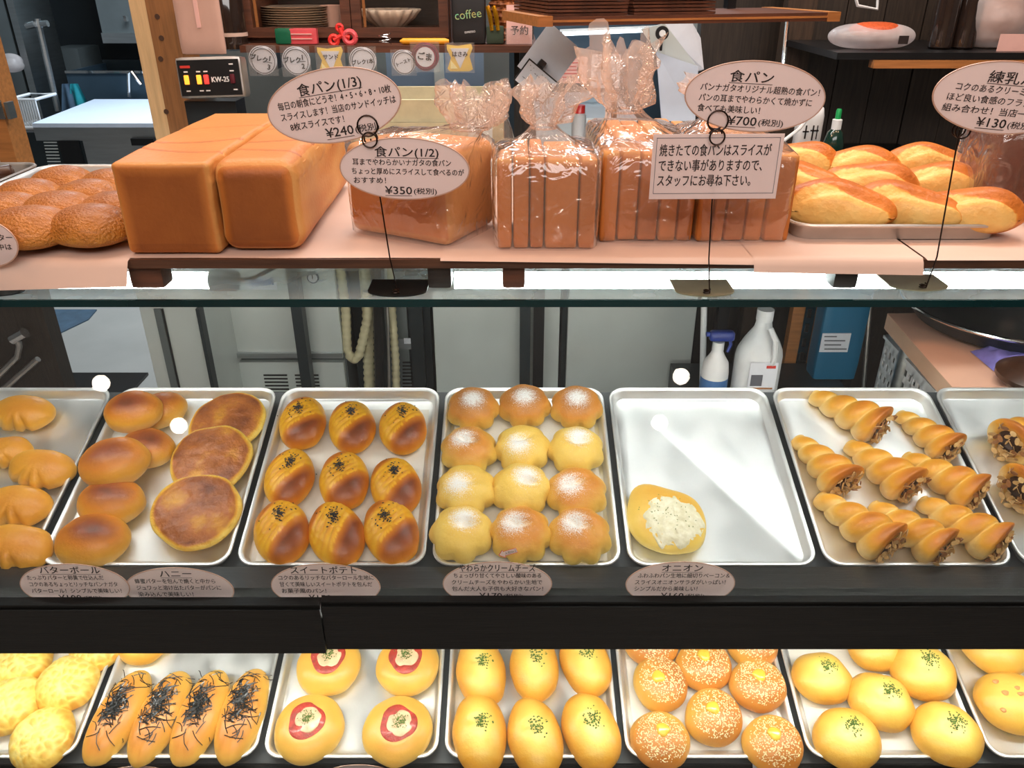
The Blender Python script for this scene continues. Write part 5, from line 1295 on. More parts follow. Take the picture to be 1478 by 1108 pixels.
# sink
x0, x1, z0, z1 = rng(100, 103, 300, 150, 5.2)
t = thing('sink_unit', 'dark steel sink unit with high back beyond the white topped worktable', 'sink', ((x0 + x1) / 2, 5.4, 0))
MB().box(x0, x1, 5.2, 5.22, 0, z1).build('front_panel', 'steel_blue', t, False); MB().box(x0, x0 + .02, 5.22, 5.7, 0, z1).build('side_panel', 'steel_blue', t, False)
MB().box(x0, x1, 5.7, 5.72, 0, z1 + .02).build('splashback', 'steel_dark', t, False); MB().box(x0, x1, 5.19, 5.205, z1 - .01, z1 + .005).build('rolled_edge', 'chrome', t, False)
MB().box(x0, x1, 5.22, 5.70, z1 - .3, z1 - .28).build('basin_floor', 'steel_dark', t, False)
MB().tube([PY(187, 140, 5.1), PY(186, 106, 5.1), PY(190, 103, 5.1), PY(204, 122, 5.1)], .012, 8).build('faucet', 'chrome', t)
x0, x1, z0, z1 = rng(143, -10, 195, 62, 5.5)
t = thing('steel_hood', 'dark steel extractor hood on the kitchen wall beyond the post', 'hood', ((x0 + x1) / 2, 5.7, z0)); MB().box(x0, x1 + .5, 5.5, 5.98, z0, ZC - .01).build('hood_shell', 'steel_mid', t, False); MB().box(x0, x1 + .5, 5.48, 5.5, z0, z0 + .06).build('hood_lip', 'steel', t, False)
PART(t, 'hood_knob', 'chrome', 178, 23, 182, 31, 5.45, .03)
for (u0, v0, u1, v1, Y, mt, nm, lb, cat) in ((20, -20, 30, 110, 5.05, 'steel', 'metal_jamb', 'pale metal jamb beside the dark kitchen doorway', 'door jamb'), (-60, -20, 17, 118, 5.06, 'steel_mid', 'steel_locker', 'tall grey steel locker behind the wooden door post', 'locker')):
    x0, x1, z0, z1 = rng(u0, v0, u1, v1, Y); b = MB(); b.box(x0, x1, Y, Y + .4, 0, 2.0); solo(b, nm, mt, lb, cat, smooth=False)
x0, x1, z0, z1 = rng(31, -20, 74, 150, 5.6)
b = MB(); b.box(x0, x1, 5.6, 5.64, 0, 2.2); solo(b, 'dark_door', 'black_metal', 'dark door leaf standing open in the kitchen', 'door', smooth=False)
t = thing('door_bar', 'upright metal bar with two lever handles on the dark door', 'handle', PY(85, 160, 4.95))
MB().tube([PY(54, 27, 4.95), PY(84, 160, 4.95)], .017, 8).build('bar', 'steel', t)
MB().tube([PY(38, 38, 4.92), PY(50, 35, 4.92)], .018, 8).build('lever', 'chrome', t); MB().tube([PY(59, 35, 4.92), PY(69, 34, 4.92)], .018, 8).build('lever', 'chrome', t)
x0, x1, z0, z1 = rng(72, 70, 115, 102, 5.6)
b = MB(); b.box(x0, x1, 5.6, 5.9, z0, z1); b.box(x0, x0 + .03, 5.62, 5.65, 0, z0); b.box(x1 - .03, x1, 5.62, 5.65, 0, z0); solo(b, 'steel_rack', 'steel_mid', 'grey steel rack box beyond the sink unit', 'rack', smooth=False)
for u, mt, lb in ((94, 'blue_grey_cloth', 'blue grey cloth hanging beside the sink'), (106, 'cyan_cloth', 'cyan cloth hanging beside the sink')):
    b = MB(); c = PY(u, 121, 4.9)
    b.sheet(lambda s, tt: (c.x - .05 * (.4 + tt) + .10 * s * (.4 + tt), c.y + .02 * sin(s * 9) * tt, c.z - .19 * tt), 16, 10); b.sheet(lambda s, tt: (c.x - .05 * (.4 + tt) + .10 * s * (.4 + tt), c.y + .02 * sin(s * 9) * tt + .012, c.z - .19 * tt), 16, 10)
    solo(b, 'hanging_cloth', mt, lb, 'cloth', smooth='all')
# dish rack
p0, p1 = PY(22, 152, 4.40), PY(60, 152, 4.40)
t = thing('dish_rack', 'white slatted dish rack beside the white cutting board top', 'dish rack', ((p0.x + p1.x) / 2, p0.y + .2, .80))
y0, y1 = p0.y - .05, p0.y + .16
fr_ = MB(); fr_.tube([(p0.x, y0, .95), (p1.x, y0, .95), (p1.x, y1, .95), (p0.x, y1, .95), (p0.x, y0, .95)], .008, 6); fr_.build('rim', 'white_plastic', t)
fr_ = MB(); fr_.tube([(p0.x, y0, .81), (p1.x, y0, .81), (p1.x, y1, .81), (p0.x, y1, .81), (p0.x, y0, .81)], .01, 6); fr_.build('base_rim', 'white_plastic', t)
for k in range(12):
    x = p0.x + (p1.x - p0.x) * k / 11; MB().tube([(x, y0, .81), (x, y0, .95)], .005, 5).build('slat', 'white_plastic', t)
b = MB(); b.box(p0.x - .05, p1.x - .02, y0, y1, 0, .80); solo(b, 'grey_bin', 'grey_plastic', 'grey plastic bin under the dish rack', 'bin', smooth=False)
x0, x1, z0, z1 = rng(-8, 78, 26, 106, 4.9)
b = MB(); b.blob(lambda a, tt: ((x0 + x1) / 2 + (x1 - x0) / 2 * cos(a) * sin(tt) * (1 + .2 * noise.noise(Vector((cos(a) * 2, sin(a) * 2, tt)))), 4.95 + .06 * sin(a) * sin(tt), z0 + (z1 - z0) * (.5 + .5 * cos(tt)), 0), 24, 14); solo(b, 'plastic_bag', 'bag_white', 'small white plastic bag hanging on the steel locker', 'bag', smooth='all')

# ---- wooden post and what hangs by it
Yp = 1.80
xa, xm, xb = PY(197, 60, Yp).x, PY(220, 60, Yp).x, PY(262, 60, Yp).x
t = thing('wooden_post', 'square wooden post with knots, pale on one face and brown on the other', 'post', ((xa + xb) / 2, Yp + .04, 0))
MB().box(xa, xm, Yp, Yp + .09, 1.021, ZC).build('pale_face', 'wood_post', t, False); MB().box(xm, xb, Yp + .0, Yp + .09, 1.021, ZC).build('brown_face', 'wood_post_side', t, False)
for u, v in ((227, 24), (233, 55), (232, 85), (240, 161)):
    c = PY(u, v, Yp); MB().tube([(c.x, Yp - .0006, c.z), (c.x, Yp + .001, c.z)], .0055, 10).build('knot', 'wood_knot', t, False)
Yb = 1.74; x0, x1, z0, z1 = rng(252, -30, 318, 79, Yb)
t = thing('hanging_board', 'pinkish plastic cutting board hanging above the black control box', 'cutting board', ((x0 + x1) / 2, Yb, z0))
MB().rbox(((x0 + x1) / 2, Yb + .006, (z0 + z1) / 2), ((x1 - x0) / 2, .006, (z1 - z0) / 2), .005, 8).build('board', 'pink_board', t)
MB().box((x0 + x1) / 2 - .004, (x0 + x1) / 2 + .004, Yb - .001, Yb + .0, z0 + .05, z1).build('pale_strip', 'paper_pink', t, False)  # paler pink strip down the middle of the board face
mS = frame_at(PY(303, 112, 1.66), RD(1.5), RD(6)); sc_ = 1.66 * .91 / 1150
t = thing('control_box', 'black control box in a pale metal frame with orange and red lamps', 'control box', m=mS)
W2, H2 = 49 * sc_, 29 * sc_
MB().rbox((0, 0, -.02), (W2, H2, .02), .006, 8).build('housing', 'aluminium_dull', t, world=False)
MB().box(-W2 * .93, W2 * .93, -H2 * .86, H2 * .86, 0, .0015).build('front_plate', 'black_plastic', t, False, world=False)
for x, y, mt in ((-.70, -.08, 'led_orange'), (-.32, -.08, 'led_orange'), (-.10, -.08, 'led_red'), (.70, -.08, 'led_red2')):
    if mt == 'led_red2': mat('led_red2', S2(90, 22, 34), .4)
    MB().rbox((x * W2, y * H2, .003), (.0042, .0085, .003), .001, 4).build('indicator_lamp', mt, t, world=False)
lettering([('KW-25', .05 * W2, -.22 * H2, .0135, .034, 'l', False)], mS, mt='white_ink', parent=t, off=.002, bold=.05)
b = MB()
for x, y in ((-.7, .3), (-.32, .3), (-.1, .3), (.7, .3), (.7, .62), (-.7, -.62), (-.3, -.62), (-.1, -.62), (.74, -.6)): b.box(x * W2 - .004, x * W2 + .004, y * H2 - .0012, y * H2 + .0012, .0016, .0022)
stuff(b.build('small_print', 'white_ink', t, False, world=False)); MB().box(-.85 * W2, -.55 * W2, .48 * H2, .60 * H2, .0016, .0022).build('red_mark', 'ink_red', t, False, world=False)
x0, x1, z0, z1 = rng(272, 141, 345, 160, 1.70)
b = MB(); b.box(x0, x1, 1.68, 1.74, 1.10, z1 - .004); solo(b, 'control_box_stand', 'black_metal', 'black bracket stand under the black control box', 'stand', smooth=False)
# glass jar
c = PY(331, 30, 2.0); zt = PY(331, 72, 2.0).z
t = thing('dark_jar', 'tall dark glass jar with brown contents beside the plate cabinet', 'jar', (c.x, 2.0, zt))
MB().lathe([(.03, zt), (.036, zt + .004), (.036, zt + .15), (.024, zt + .17), (.024, zt + .2)], (c.x, 2.0, 0), 20).build('jar_body', 'soap_glass', t) if 'soap_glass' in MATS else (mat('soap_glass', S2(40, 30, 26), .08, coat=.8), MB().lathe([(.03, zt), (.036, zt + .004), (.036, zt + .15), (.024, zt + .17), (.024, zt + .2)], (c.x, 2.0, 0), 20).build('jar_body', 'soap_glass', t))
MB().lathe([(.0366, zt + .03), (.0366, zt + .038)], (c.x, 2.0, 0), 20, cap0=False, cap1=False).build('pale_band', 'paper', t)

# ---- shelf with cabinet
Ys = 1.95
x0, x1, z0, z1 = rng(346, 66, 776, 76, Ys)
ZSH = z1
t = thing('wall_shelf', 'dark wooden wall shelf with a row of paper tags taped to its edge', 'shelf', ((x0 + x1) / 2, Ys + .17, z0)); MB().box(x0, x1, Ys, Ys + .36, z0, z1).build('board', 'wood_brown', t, False)
for x in (x0 + .02, x1 - .04): MB().box(x, x + .02, Ys + .04, Ys + .36, z0 - .05, z0).build('bracket', 'wood_dark', t, False)
a0, a1 = PY(349, 40, 2.02).x, PY(650, 40, 2.02).x; am = PY(506, 20, 2.02).x
Yk = 2.02; zc0 = ZSH; zc1 = ZSH + .42
t = thing('plate_cabinet', 'dark wooden cabinet with two glass doors holding plates and a fluted bowl', 'cabinet', ((a0 + a1) / 2, Yk + .14, ZSH))
zb0 = PY(400, 40, Yk).z
MB().box(a0, a1, Yk + .02, Yk + .28, zc0, zb0 - .010).build('cabinet_base', 'wood_brown', t, False); MB().box(a0, a1, Yk + .27, Yk + .29, zc0, zc1).build('back_board', 'wood_dark', t, False)
for x in (a0, a1 - .02): MB().box(x, x + .02, Yk + .02, Yk + .27, zb0 - .0098, zc1).build('side_board', 'wood_brown', t, False)
MB().box(a0, a1, Yk + .02, Yk + .27, zc1, zc1 + .02).build('top_board', 'wood_brown', t, False)
for d0, d1 in ((a0 + .004, am - .001), (am + .001, a1 - .004)):
    dr = MB(); s_ = .022
    dr.box(d0, d0 + s_, Yk, Yk + .018, zc0 + .012, zc1); dr.box(d1 - s_, d1, Yk, Yk + .018, zc0 + .012, zc1); dr.box(d0 + s_, d1 - s_, Yk, Yk + .018, zc0 + .012, zb0); dr.box(d0 + s_, d1 - s_, Yk, Yk + .018, zc1 - .03, zc1)
    f = dr.build('door', 'wood_brown', t, False)
    g_ = MB(); g_.box(d0 + s_, d1 - s_, Yk + .007, Yk + .010, zb0, zc1 - .03); g_.v = [tuple(p) for p in g_.v]; g_.build('door_glass', 'glass_cabinet', f, False)
    for e_ in (d0 + s_ + .002,): MB().box(e_, e_ + .006, Yk + .0185, Yk + .024, zb0, zc1 - .03).build('glazing_bead', 'wood_orange', f, False)
pc = PY(425, 20, 2.16).x
pl0 = None
for k in range(9):
    z = zb0 - .0095 + k * .0052; mm = Matrix.Translation((pc + rnd.uniform(-.002, .002), 2.165, z))
    lb = 'cream plate %s in the cabinet plate stack' % ('at the very bottom', 'second from the bottom', 'third from the bottom', 'fourth from the bottom', 'at mid height', 'sixth from the bottom', 'third from the top', 'second from the top', 'at the very top')[k]
    if pl0 is None:
        b = MB(); b.lathe([(.035, 0), (.045, .0008), (.082, .007), (.085, .0085), (.082, .0085), (.045, .003), (.001, .002)], n=32)
        pl0 = b.build('plate', 'plate', None); pl0.matrix_basis = mm; tag(pl0, lb, 'plate', 'stacked plates in the cabinet')
    else: copy_tree(pl0, mm, lb)
c = Vector((PY(562, 20, 2.15).x, 2.15, zb0 - .0085))
b = MB(); wob = lambda a, i: 1 + (.045 * cos(18 * a) if 2 <= i <= 5 else 0)
b.lathe([(.03, 0), (.035, .002), (.060, .022), (.076, .042), (.074, .043), (.058, .024), (.03, .006)], c, 108, wob=wob); solo(b, 'fluted_bowl', 'plate', 'cream fluted bowl behind the second glass door of the cabinet', 'bowl', smooth='all')
b = MB(); b.lathe([(.02, 0), (.024, .002), (.026, .05), (.024, .051), (.02, .004)], (PY(478, 20, 2.18).x, 2.18, zb0 - .0085), 18); solo(b, 'brown_mug', 'pink_board', 'small brownish cup beside the plate stack in the cabinet', 'cup')
# things on the shelf edge
Ye = 1.975
def onshelf(u): return PY(u, 60, Ye).x
x = onshelf(410); b = MB(); b.rbox((x, Ye + .012, ZSH + .0175), (.020, .010, .0165), .003, 5); solo(b, 'green_clip', 'green_plastic', 'dark green plastic clip on the wall shelf', 'clip')
x = onshelf(438); t = thing('pink_clip', 'translucent pink clip lying on the wall shelf beside the green one', 'clip', (x, Ye, ZSH))
MB().rbox((x, Ye + .012, ZSH + .0175), (.031, .010, .0165), .002, 5).build('clip_body', 'pink_plastic', t)
for dz in (-.006, .004): MB().box(x - .027, x + .02, Ye + .0005, Ye + .0018, ZSH + .0175 + dz, ZSH + .0195 + dz).build('clip_ridge', 'paper_pink', t, False)
c = PY(495, 50, Ye - .01); t = thing('red_clip', 'bright red three lobed clip standing on the wall shelf', 'clip', (c.x, Ye, ZSH))
for du, dv, r_, mt in ((-13, 8, .0125, 'red_plastic'), (10, 4, .0165, 'pink_plastic'), (-5, -10, .009, 'red_plastic')):
    p = PY(495 + du, 50 + dv, Ye)
    MB().tube([(p.x + r_ * cos(k * pi / 12) * .75, Ye, p.z + r_ * sin(k * pi / 12) * .75) for k in range(25)], r_ * .38, 8, False).build('clip_lobe', mt, t)
    MB().tube([(p.x, Ye, p.z), tuple(PY(494, 51, Ye))], .0055, 8).build('clip_arm', 'red_plastic', t)
b = MB(); p = PY(556, 64, Ye); b.tube([(p.x + .014 * cos(k * .5), Ye + .008 * sin(k * .5), ZSH + .0015 + .0009 * k) for k in range(26)], .0012, 5); solo(b, 'wire_clip', 'chrome', 'small coiled wire clip on the wall shelf', 'clip')
b = MB(); L_ = [onshelf(577), onshelf(582), onshelf(642), onshelf(648)]; b.tube([(L_[0], Ye, ZSH + .0075), (L_[1], Ye, ZSH + .0075), (L_[2], Ye, ZSH + .0075), (L_[3], Ye, ZSH + .0075)], [.002, .007, .007, .004], 10); solo(b, 'yellow_pen', 'yellow_plastic', 'fat yellow marker pen lying on the wall shelf', 'pen')
x0, x1 = onshelf(653), onshelf(701)
t = thing('coffee_bag', 'black coffee bag with colourful handwriting on the wall shelf', 'bag', ((x0 + x1) / 2, Ye, ZSH))
MB().rbox(((x0 + x1) / 2, Ye + .03, ZSH + .075), ((x1 - x0) / 2, .028, .074), .006, 8, lambda p: (p.x, p.y * (1 - .3 * max(0, p.z / .074)), p.z)).build('bag_body', 'coffee_sack', t)
mC = frame_at(((x0 + x1) / 2, Ye - .0005, ZSH + .055), RD(6)); mat('ink_rainbow', S2(236, 180, 70), .5, var=.3, scale=60, col2=S2(90, 190, 150))
lettering([('coffee', 0, 0, .026, .060, 'c', False)], mC, mt='ink_rainbow', parent=t, off=.001, name='coffee_lettering'); lettering([('ESPRESSO', 0, -.03, .006, .024, 'c', False)], mC, mt='white_ink', parent=t, off=.001, name='small_lettering')
MB().box(x0 + .004, x1 - .004, Ye + .012, Ye + .045, ZSH + .1495, ZSH + .158).build('folded_top', 'paper_pink', t, False)
x = onshelf(714); t = thing('gift_sachet', 'clear gift sachet with gold twist ties and green filling on the wall shelf', 'sachet', (x, Ye, ZSH))
MB().rbox((x + .001, Ye + .016, ZSH + .020), (.020, .012, .019), .004, 5).build('filling', 'green_dark', t)
for dx in (-.010, .004): MB().tube([(x + dx + .004, Ye + .005, ZSH + .030), (x + dx, Ye + .002, ZSH + .060), (x + dx - .006, Ye + .004, ZSH + .080)], [.0045, .006, .005], 6).build('gold_tie', 'gold_tie', t)
x0, x1 = onshelf(708), onshelf(758)
t = thing('wicker_basket', 'brown wicker basket behind the reservation card on the wall shelf', 'basket', ((x0 + x1) / 2, Ye + .12, ZSH))
for k in range(9):
    z = ZSH + .006 + k * .0125; hw = (x1 - x0) / 2; b = MB()
    b.tube([((x0 + x1) / 2 + hw * cos(a * pi / 16) * (1 + .03 * (-1) ** (a + k)), Ye + .12 + .06 * sin(a * pi / 16) * (1 + .05 * (-1) ** (a + k)), z) for a in range(33)], .0058, 5); b.build('wicker_hoop', 'basket', t)
x0, x1 = onshelf(731), onshelf(768)
t = thing('reservation_card', 'pink reservation card stack in a clear stand at the shelf end', 'card', ((x0 + x1) / 2, Ye, ZSH))
MB().box(x0, x1, Ye + .006, Ye + .012, ZSH + .001, ZSH + .082).build('card_stack', 'paper_pink', t, False); MB().box(x0 - .003, x1 + .002, Ye - .001, Ye + .001, ZSH + .001, ZSH + .035).build('stand_front', 'sleeve', t, False)
mR = frame_at(((x0 + x1) / 2, Ye + .0055, ZSH + .022), 0); lettering([('予約', 0, .0, .021, .040, 'c', False)], mR, parent=t, off=.001, bold=.02)
b = MB()
for k in range(4): b.box(x0 + .006, x1 - .008, Ye + .0052, Ye + .0058, ZSH + .052 + .006 * k, ZSH + .0528 + .006 * k)
b.build('ruled_lines', 'ink_red', t, False)
# tags on the shelf edge
Yg = Ys - .003
def disc(mb, c, r, y, th=.0008): mb.tube([(c.x, y, c.z), (c.x, y + th, c.z)], r, 28)
def tag_round(u, v, r, txts, lab, face='paper_white', rim=None, rot=0):
    c = PY(u, v, Yg); t = thing('paper_tag', lab, 'tag', (c.x, Yg, c.z), group='paper tags along the shelf edge')
    for k, (dx, dz) in enumerate(((.0030, .0015), (-.0025, .002), (.001, -.001))):
        bb = MB(); disc(bb, c + Vector((dx, 0, dz)), r, Yg - .002 + .0012 * (k == 0) * 0 - .0012 * k); bb.build('paper_disc', rim or face, t, False)
        bb = MB(); cc = c + Vector((dx, 0, dz)); bb.tube([(cc.x + r * .9 * cos(a * pi / 16), Yg - .0023 - .0012 * k, cc.z + r * .9 * sin(a * pi / 16)) for a in range(33)], .0008, 4, False); bb.build('ink_ring', 'ink', t)
    if rim: bb = MB(); disc(bb, c, r * .74, Yg - .0056); bb.build('white_centre', face, t, False)
    m = frame_at((c.x, Yg - .0062, c.z), rot); lettering([(a, x * r, y * r, s * r, None, 'c', False) for a, x, y, s in txts], m, mt='ink', parent=t, off=.0004, bold=.07)
    MB().box(c.x - r * 1.15, c.x + r * 1.15, Yg - .0075, Yg - .0071, c.z - r * 1.12, c.z + r * 1.12).build('clear_sleeve', 'sleeve', t, False)
rr = .029
tag_round(380, 87, rr, [('ブレク', -.30, -.1, .48), ('1', .52, .10, .52), ('—', .52, -.12, .4), ('3', .52, -.55, .52)], 'round white paper tag marked one third, first along the shelf edge', rot=RD(-14))
tag_round(428, 88, rr, [('ブレク', -.30, -.1, .48), ('1', .52, .10, .52), ('—', .52, -.12, .4), ('2', .52, -.55, .52)], 'round white paper tag marked one half, second along the shelf edge')
tag_round(524, 88, rr * .96, [('ブレク1本', 0, -.2, .40)], 'round white paper tag marked one whole, between two yellow tags', rot=RD(5))
tag_round(583, 90, rr * .86, [('トースト', 0, -.1, .38)], 'round white paper tag overlapping the berry red one', rot=RD(20))
tag_round(614, 82, rr * .98, [('ごま', -.05, -.2, .62)], 'round berry red rimmed paper tag on the shelf edge', rim='berry_card', rot=RD(-8))
for u, v, lab, tx in ((478, 87, 'yellow bread shaped paper tag between the round white ones', 'サンド'), (664, 83, 'yellow bread shaped paper tag, last along the shelf edge', 'はさみ')):
    c = PY(u, v, Yg); t = thing('paper_tag', lab, 'tag', (c.x, Yg, c.z), group='paper tags along the shelf edge')
    s_ = .029
    sh = [(-1, .95), (-.2, .85), (.9, 1.0), (1.0, .7), (.75, .1), (1.0, -.85), (.7, -1), (-.8, -1), (-1, -.8), (-.7, 0), (-1, .6)]
    m = frame_at((c.x, Yg - .002, c.z), 0)
    MB().prism([m @ Vector((x * s_, y * s_, 0)) for x, y in reversed(sh)], (0, -.001, 0)).build('yellow_paper', 'yellow_card', t, False)
    MB().prism([m @ Vector((x * s_, y * s_, .0012)) for x, y in ((-.72, .68), (0, -.78), (.72, .68))], (0, -.0008, 0)).build('white_triangle', 'paper_white', t, False)
    MB().prism([m @ Vector((x * s_, y * s_, .0012)) for x, y in ((-.75, -.15), (-.75, -.8), (-.2, -.8))], (0, -.0008, 0)).build('pale_corner', 'cheese_crackle', t, False)
    lettering([(tx, 0, .1 * s_, .42 * s_, None, 'c', False)], m, parent=t, off=.0030, bold=.06)
    MB().box(c.x - s_ * 1.15, c.x + s_ * 1.15, Yg - .0075, Yg - .0071, c.z - s_ * 1.1, c.z + s_ * 1.1).build('clear_sleeve', 'sleeve', t, False)

# ---- behind the loaves: counter, steel walls
xa, xb = PY(300, 160, 1.7).x, PY(776, 160, 1.7).x
t = thing('back_counter', 'grey steel back counter behind the bagged loaves', 'counter', ((xa + xb) / 2, 1.75, 0))
MB().box(xa, xb, 1.56, 2.12, 1.075, 1.10).build('counter_top', 'steel_mid', t, False)
for x in (xa, xb - .03): MB().box(x, x + .03, 2.08, 2.12, 0, 1.075).build('leg', 'steel_dark', t, False)
# partition with window, steel hood panel
def panel(u0, v0, u1, v1, Y, mt, nm, lb, cat, zb=None, zt=None, d=.03):
    x0, x1, z0, z1 = rng(u0, v0, u1, v1, Y); b = MB(); b.box(x0, x1, Y, Y + d, z0 if zb is None else zb, z1 if zt is None else zt); return solo(b, nm, mt, lb, cat, smooth=False)
panel(268, 60, 560, 200, 2.9, 'steel_mid', 'steel_panel', 'dark grey steel wall panel behind the paper tags', 'panel', zb=0, zt=2.2)  # plain flat steel panel without a cupboard body
panel(560, 60, 705, 200, 2.9, 'steel_sky', 'steel_door', 'blue grey steel door behind the yellow end tag', 'panel', zb=0, zt=2.2)
panel(627, 70, 641, 160, 2.88, 'steel_light', 'steel_strip', 'pale upright strip on the blue grey steel door', 'strip', zb=.9, zt=1.8)
panel(699, 74, 735, 200, 2.6, 'steel_mid', 'steel_panel', 'speckled grey steel panel beside the dark wooden post', 'panel', zb=0, zt=2.2)
panel(742, 78, 768, 400, 2.13, 'wood_dark_up', 'dark_post', 'dark wooden post at the end of the wall shelf', 'post', zb=1.051, zt=ZC, d=.06)
panel(768, -30, 1000, 260, 2.9, 'steel_blue', 'steel_hood', 'broad dark blue steel hood front with a bright strip light along it', 'panel', zb=.9, zt=2.0)
panel(985, -30, 1068, 260, 2.85, 'steel_light', 'steel_panel', 'light steel cupboard front behind the hanging cloths', 'panel', zb=0, zt=2.0)
panel(1066, -30, 1130, 260, 2.7, 'steel_dark', 'steel_panel', 'dark grey steel front carrying pinned blue papers', 'panel', zb=0, zt=2.0)
emis('reflection_glow', (.85, .95, 1), 3.0)
t = thing('reflection_stripe', 'slim bright strip light on the dark blue steel hood', 'lamp', PY(880, 48, 2.87))
MB().tube([PY(812, 49, 2.875), PY(948, 43, 2.875)], .006, 8).build('tube', 'reflection_glow', t); MB().tube([PY(808, 46, 2.893), PY(952, 40, 2.893)], .009, 6).build('housing', 'steel', t)  # thin emissive rod with backing, added as a light reflection on the hood
# crate behind half loaf
x0, x1 = PY(500, 150, 1.68).x, PY(726, 150, 1.68).x; zt = PY(600, 138, 1.68).z
t = thing('wooden_crate', 'pale wooden slatted crate behind the turned half loaf', 'crate', ((x0 + x1) / 2, 1.78, 1.10))
for k in range(5):
    z = 1.104 + k * (zt - 1.104) / 5; h_ = (zt - 1.104) / 5 - .008
    MB().box(x0, x1, 1.68, 1.69, z, z + h_).build('slat', 'cream_wrap', t, False); MB().box(x0, x1, 1.88, 1.89, z, z + h_).build('slat', 'cream_wrap', t, False)
for x in (x0, x1 - .02):
    for y in (1.691, 1.859): MB().box(x, x + .02, y, y + .02, 1.101, zt).build('corner_post', 'wood_post', t, False)
c = PY(694, 160, 1.62); t = thing('clear_packet', 'crumpled clear packet with white label behind the bagged half loaf', 'packet', (c.x, 1.62, 1.10))
MB().blob(lambda a, tt: (c.x + .062 * cos(a) * sin(tt) ** .6 * (1 + .12 * noise.noise(Vector((cos(a) * 2, sin(a) * 2, tt * 2)))), 1.63 + .028 * sin(a) * sin(tt), 1.101 + .115 + .115 * cos(tt), 0), 30, 20).build('packet_film', 'bag_film', t, 'all')
MB().box(c.x - .026, c.x + .022, 1.62, 1.625, 1.17, 1.29).build('inner_label', 'steel_light', t, False)
# clipboard cards
def flatcard(u, v, w_, h_, rot, Y, mt, nm, lb, cat, lines=0, ink='ink_grey', d=.0015):
    m = frame_at(PY(u, v, Y), RD(rot)); s_ = Y * .93 / 1150; t = thing(nm, lb, cat, m=m)
    w2, h2 = w_ * s_ / 2, h_ * s_ / 2
    MB().box(-w2, w2, -h2, h2, -d, 0).build('sheet', mt, t, False, world=False)
    if lines:
        b = MB()
        for k in range(lines):
            y = h2 * (.8 - 1.6 * k / lines); b.box(-w2 * .8, -w2 * .8 + w2 * 1.6 * rnd.uniform(.5, 1), y - h2 * .02, y + h2 * .02, .0002, .0006)
        b.build('printed_lines', ink, t, False, world=False)
    return t, m, s_
t, m, s_ = flatcard(793, 84, 60, 74, -38, 1.90, 'paper_white', 'hanging_card', 'blank white card hanging tilted beside the dark post', 'card')
MB().rbox((-4 * s_, -22 * s_, .006), (5.5 * s_, 15 * s_, .005), .002, 5).build('black_clip', 'black_plastic', t, world=False)
t, m, s_ = flatcard(774, 118, 52, 34, -38, 1.87, 'paper_white', 'dotted_card', 'dotted white card in a black holder under the blank one', 'card')
MB().box(-28 * s_, 28 * s_, -19 * s_, 19 * s_, -.004, -.0016).build('holder', 'black_plastic', t, False, world=False)
b = MB()
for k in range(36):
    x, y = rnd.uniform(-22, 22) * s_, rnd.choice((-12, -7, 7, 12)) * s_; b.box(x, x + .0015, y, y + .0015, .0002, .0006)
b.build('dots', 'ink_grey', t, False, world=False)
flatcard(828, 101, 40, 36, 0, 2.5, 'paper_pink', 'pinned_paper', 'small pinkish paper with red rows pinned to the steel hood', 'paper', 6, 'ink_red')
flatcard(874, 103, 42, 46, 0, 2.5, 'paper_white', 'pinned_paper', 'white printed form pinned behind the tallest bag ruffle', 'paper', 8)
flatcard(1096, 50, 32, 62, 2, 2.6, 'cutting_board', 'pinned_paper', 'torn bluish paper pinned below the serving tray rack', 'paper', 3)
flatcard(1102, 6, 24, 16, 0, 2.6, 'cutting_board', 'pinned_paper', 'small bluish paper pinned above the serving tray rack', 'paper')
# hanging cloths and hook
def hangcloth(pts, Y, mt, nm, lb):
    b = MB(); P = [PY(u, v, Y) for u, v in pts]; b.prism([(p.x, Y + .006 * (i % 2), p.z) for i, p in enumerate(reversed(P))], (0, .008, 0)); return solo(b, nm, mt, lb, 'cloth', smooth=False)
hangcloth([(950, 30), (998, 30), (1012, 55), (1016, 100), (1006, 104), (975, 60)], 2.52, 'paper_white', 'ragged_cloth', 'fluffy white cloth hanging below the serving tray rack')
hangcloth([(925, 42), (960, 34), (1008, 98), (960, 84), (947, 75)], 2.46, 'steel_light', 'grey_cloth', 'grey folded cloth hanging in front of the white one')
hangcloth([(948, 75), (1008, 96), (1004, 175), (955, 175)], 2.44, 'cutting_board', 'pale_apron', 'pale blue apron hanging behind the bagged loaf')
c = PY(956, 48, 2.40); t = thing('wall_hook', 'round black hook with white glyph under the serving tray rack', 'hook', c)
MB().tube([(c.x, 2.40, c.z), (c.x, 2.408, c.z)], .0185, 22).build('disc', 'black_plastic', t); MB().tube([(c.x, 2.397, c.z), (c.x, 2.3995, c.z)], .009, 12).build('white_mark', 'white_ink', t); MB().tube([(c.x, 2.404, c.z - .016), (c.x, 2.404, c.z - .045)], .004, 8).build('stem', 'black_plastic', t)
b = MB(); b.tube([PY(886, 140, 2.2), PY(883, 118, 2.2), PY(880, 112, 2.2)], [.006, .006, .004], 8); b.tube([PY(886, 140, 2.2), PY(887, 300, 2.2)], .008, 8); solo(b, 'small_faucet', 'black_metal', 'small dark faucet behind the tallest bag', 'faucet')
x0, x1 = PY(775, 150, 2.15).x, PY(925, 150, 2.15).x
t = thing('sink_counter', 'grey steel sink counter behind the tallest bag', 'counter', ((x0 + x1) / 2, 2.4, 0)); MB().box(x0, x1, 2.20, 2.7, 1.051, 1.20).build('counter_top', 'steel', t, False)
c = PY(836, 163, 1.9); t = thing('red_capped_jar', 'small white jar with a red cap between the two bag ruffles', 'jar', (c.x, 1.9, 1.1)); 
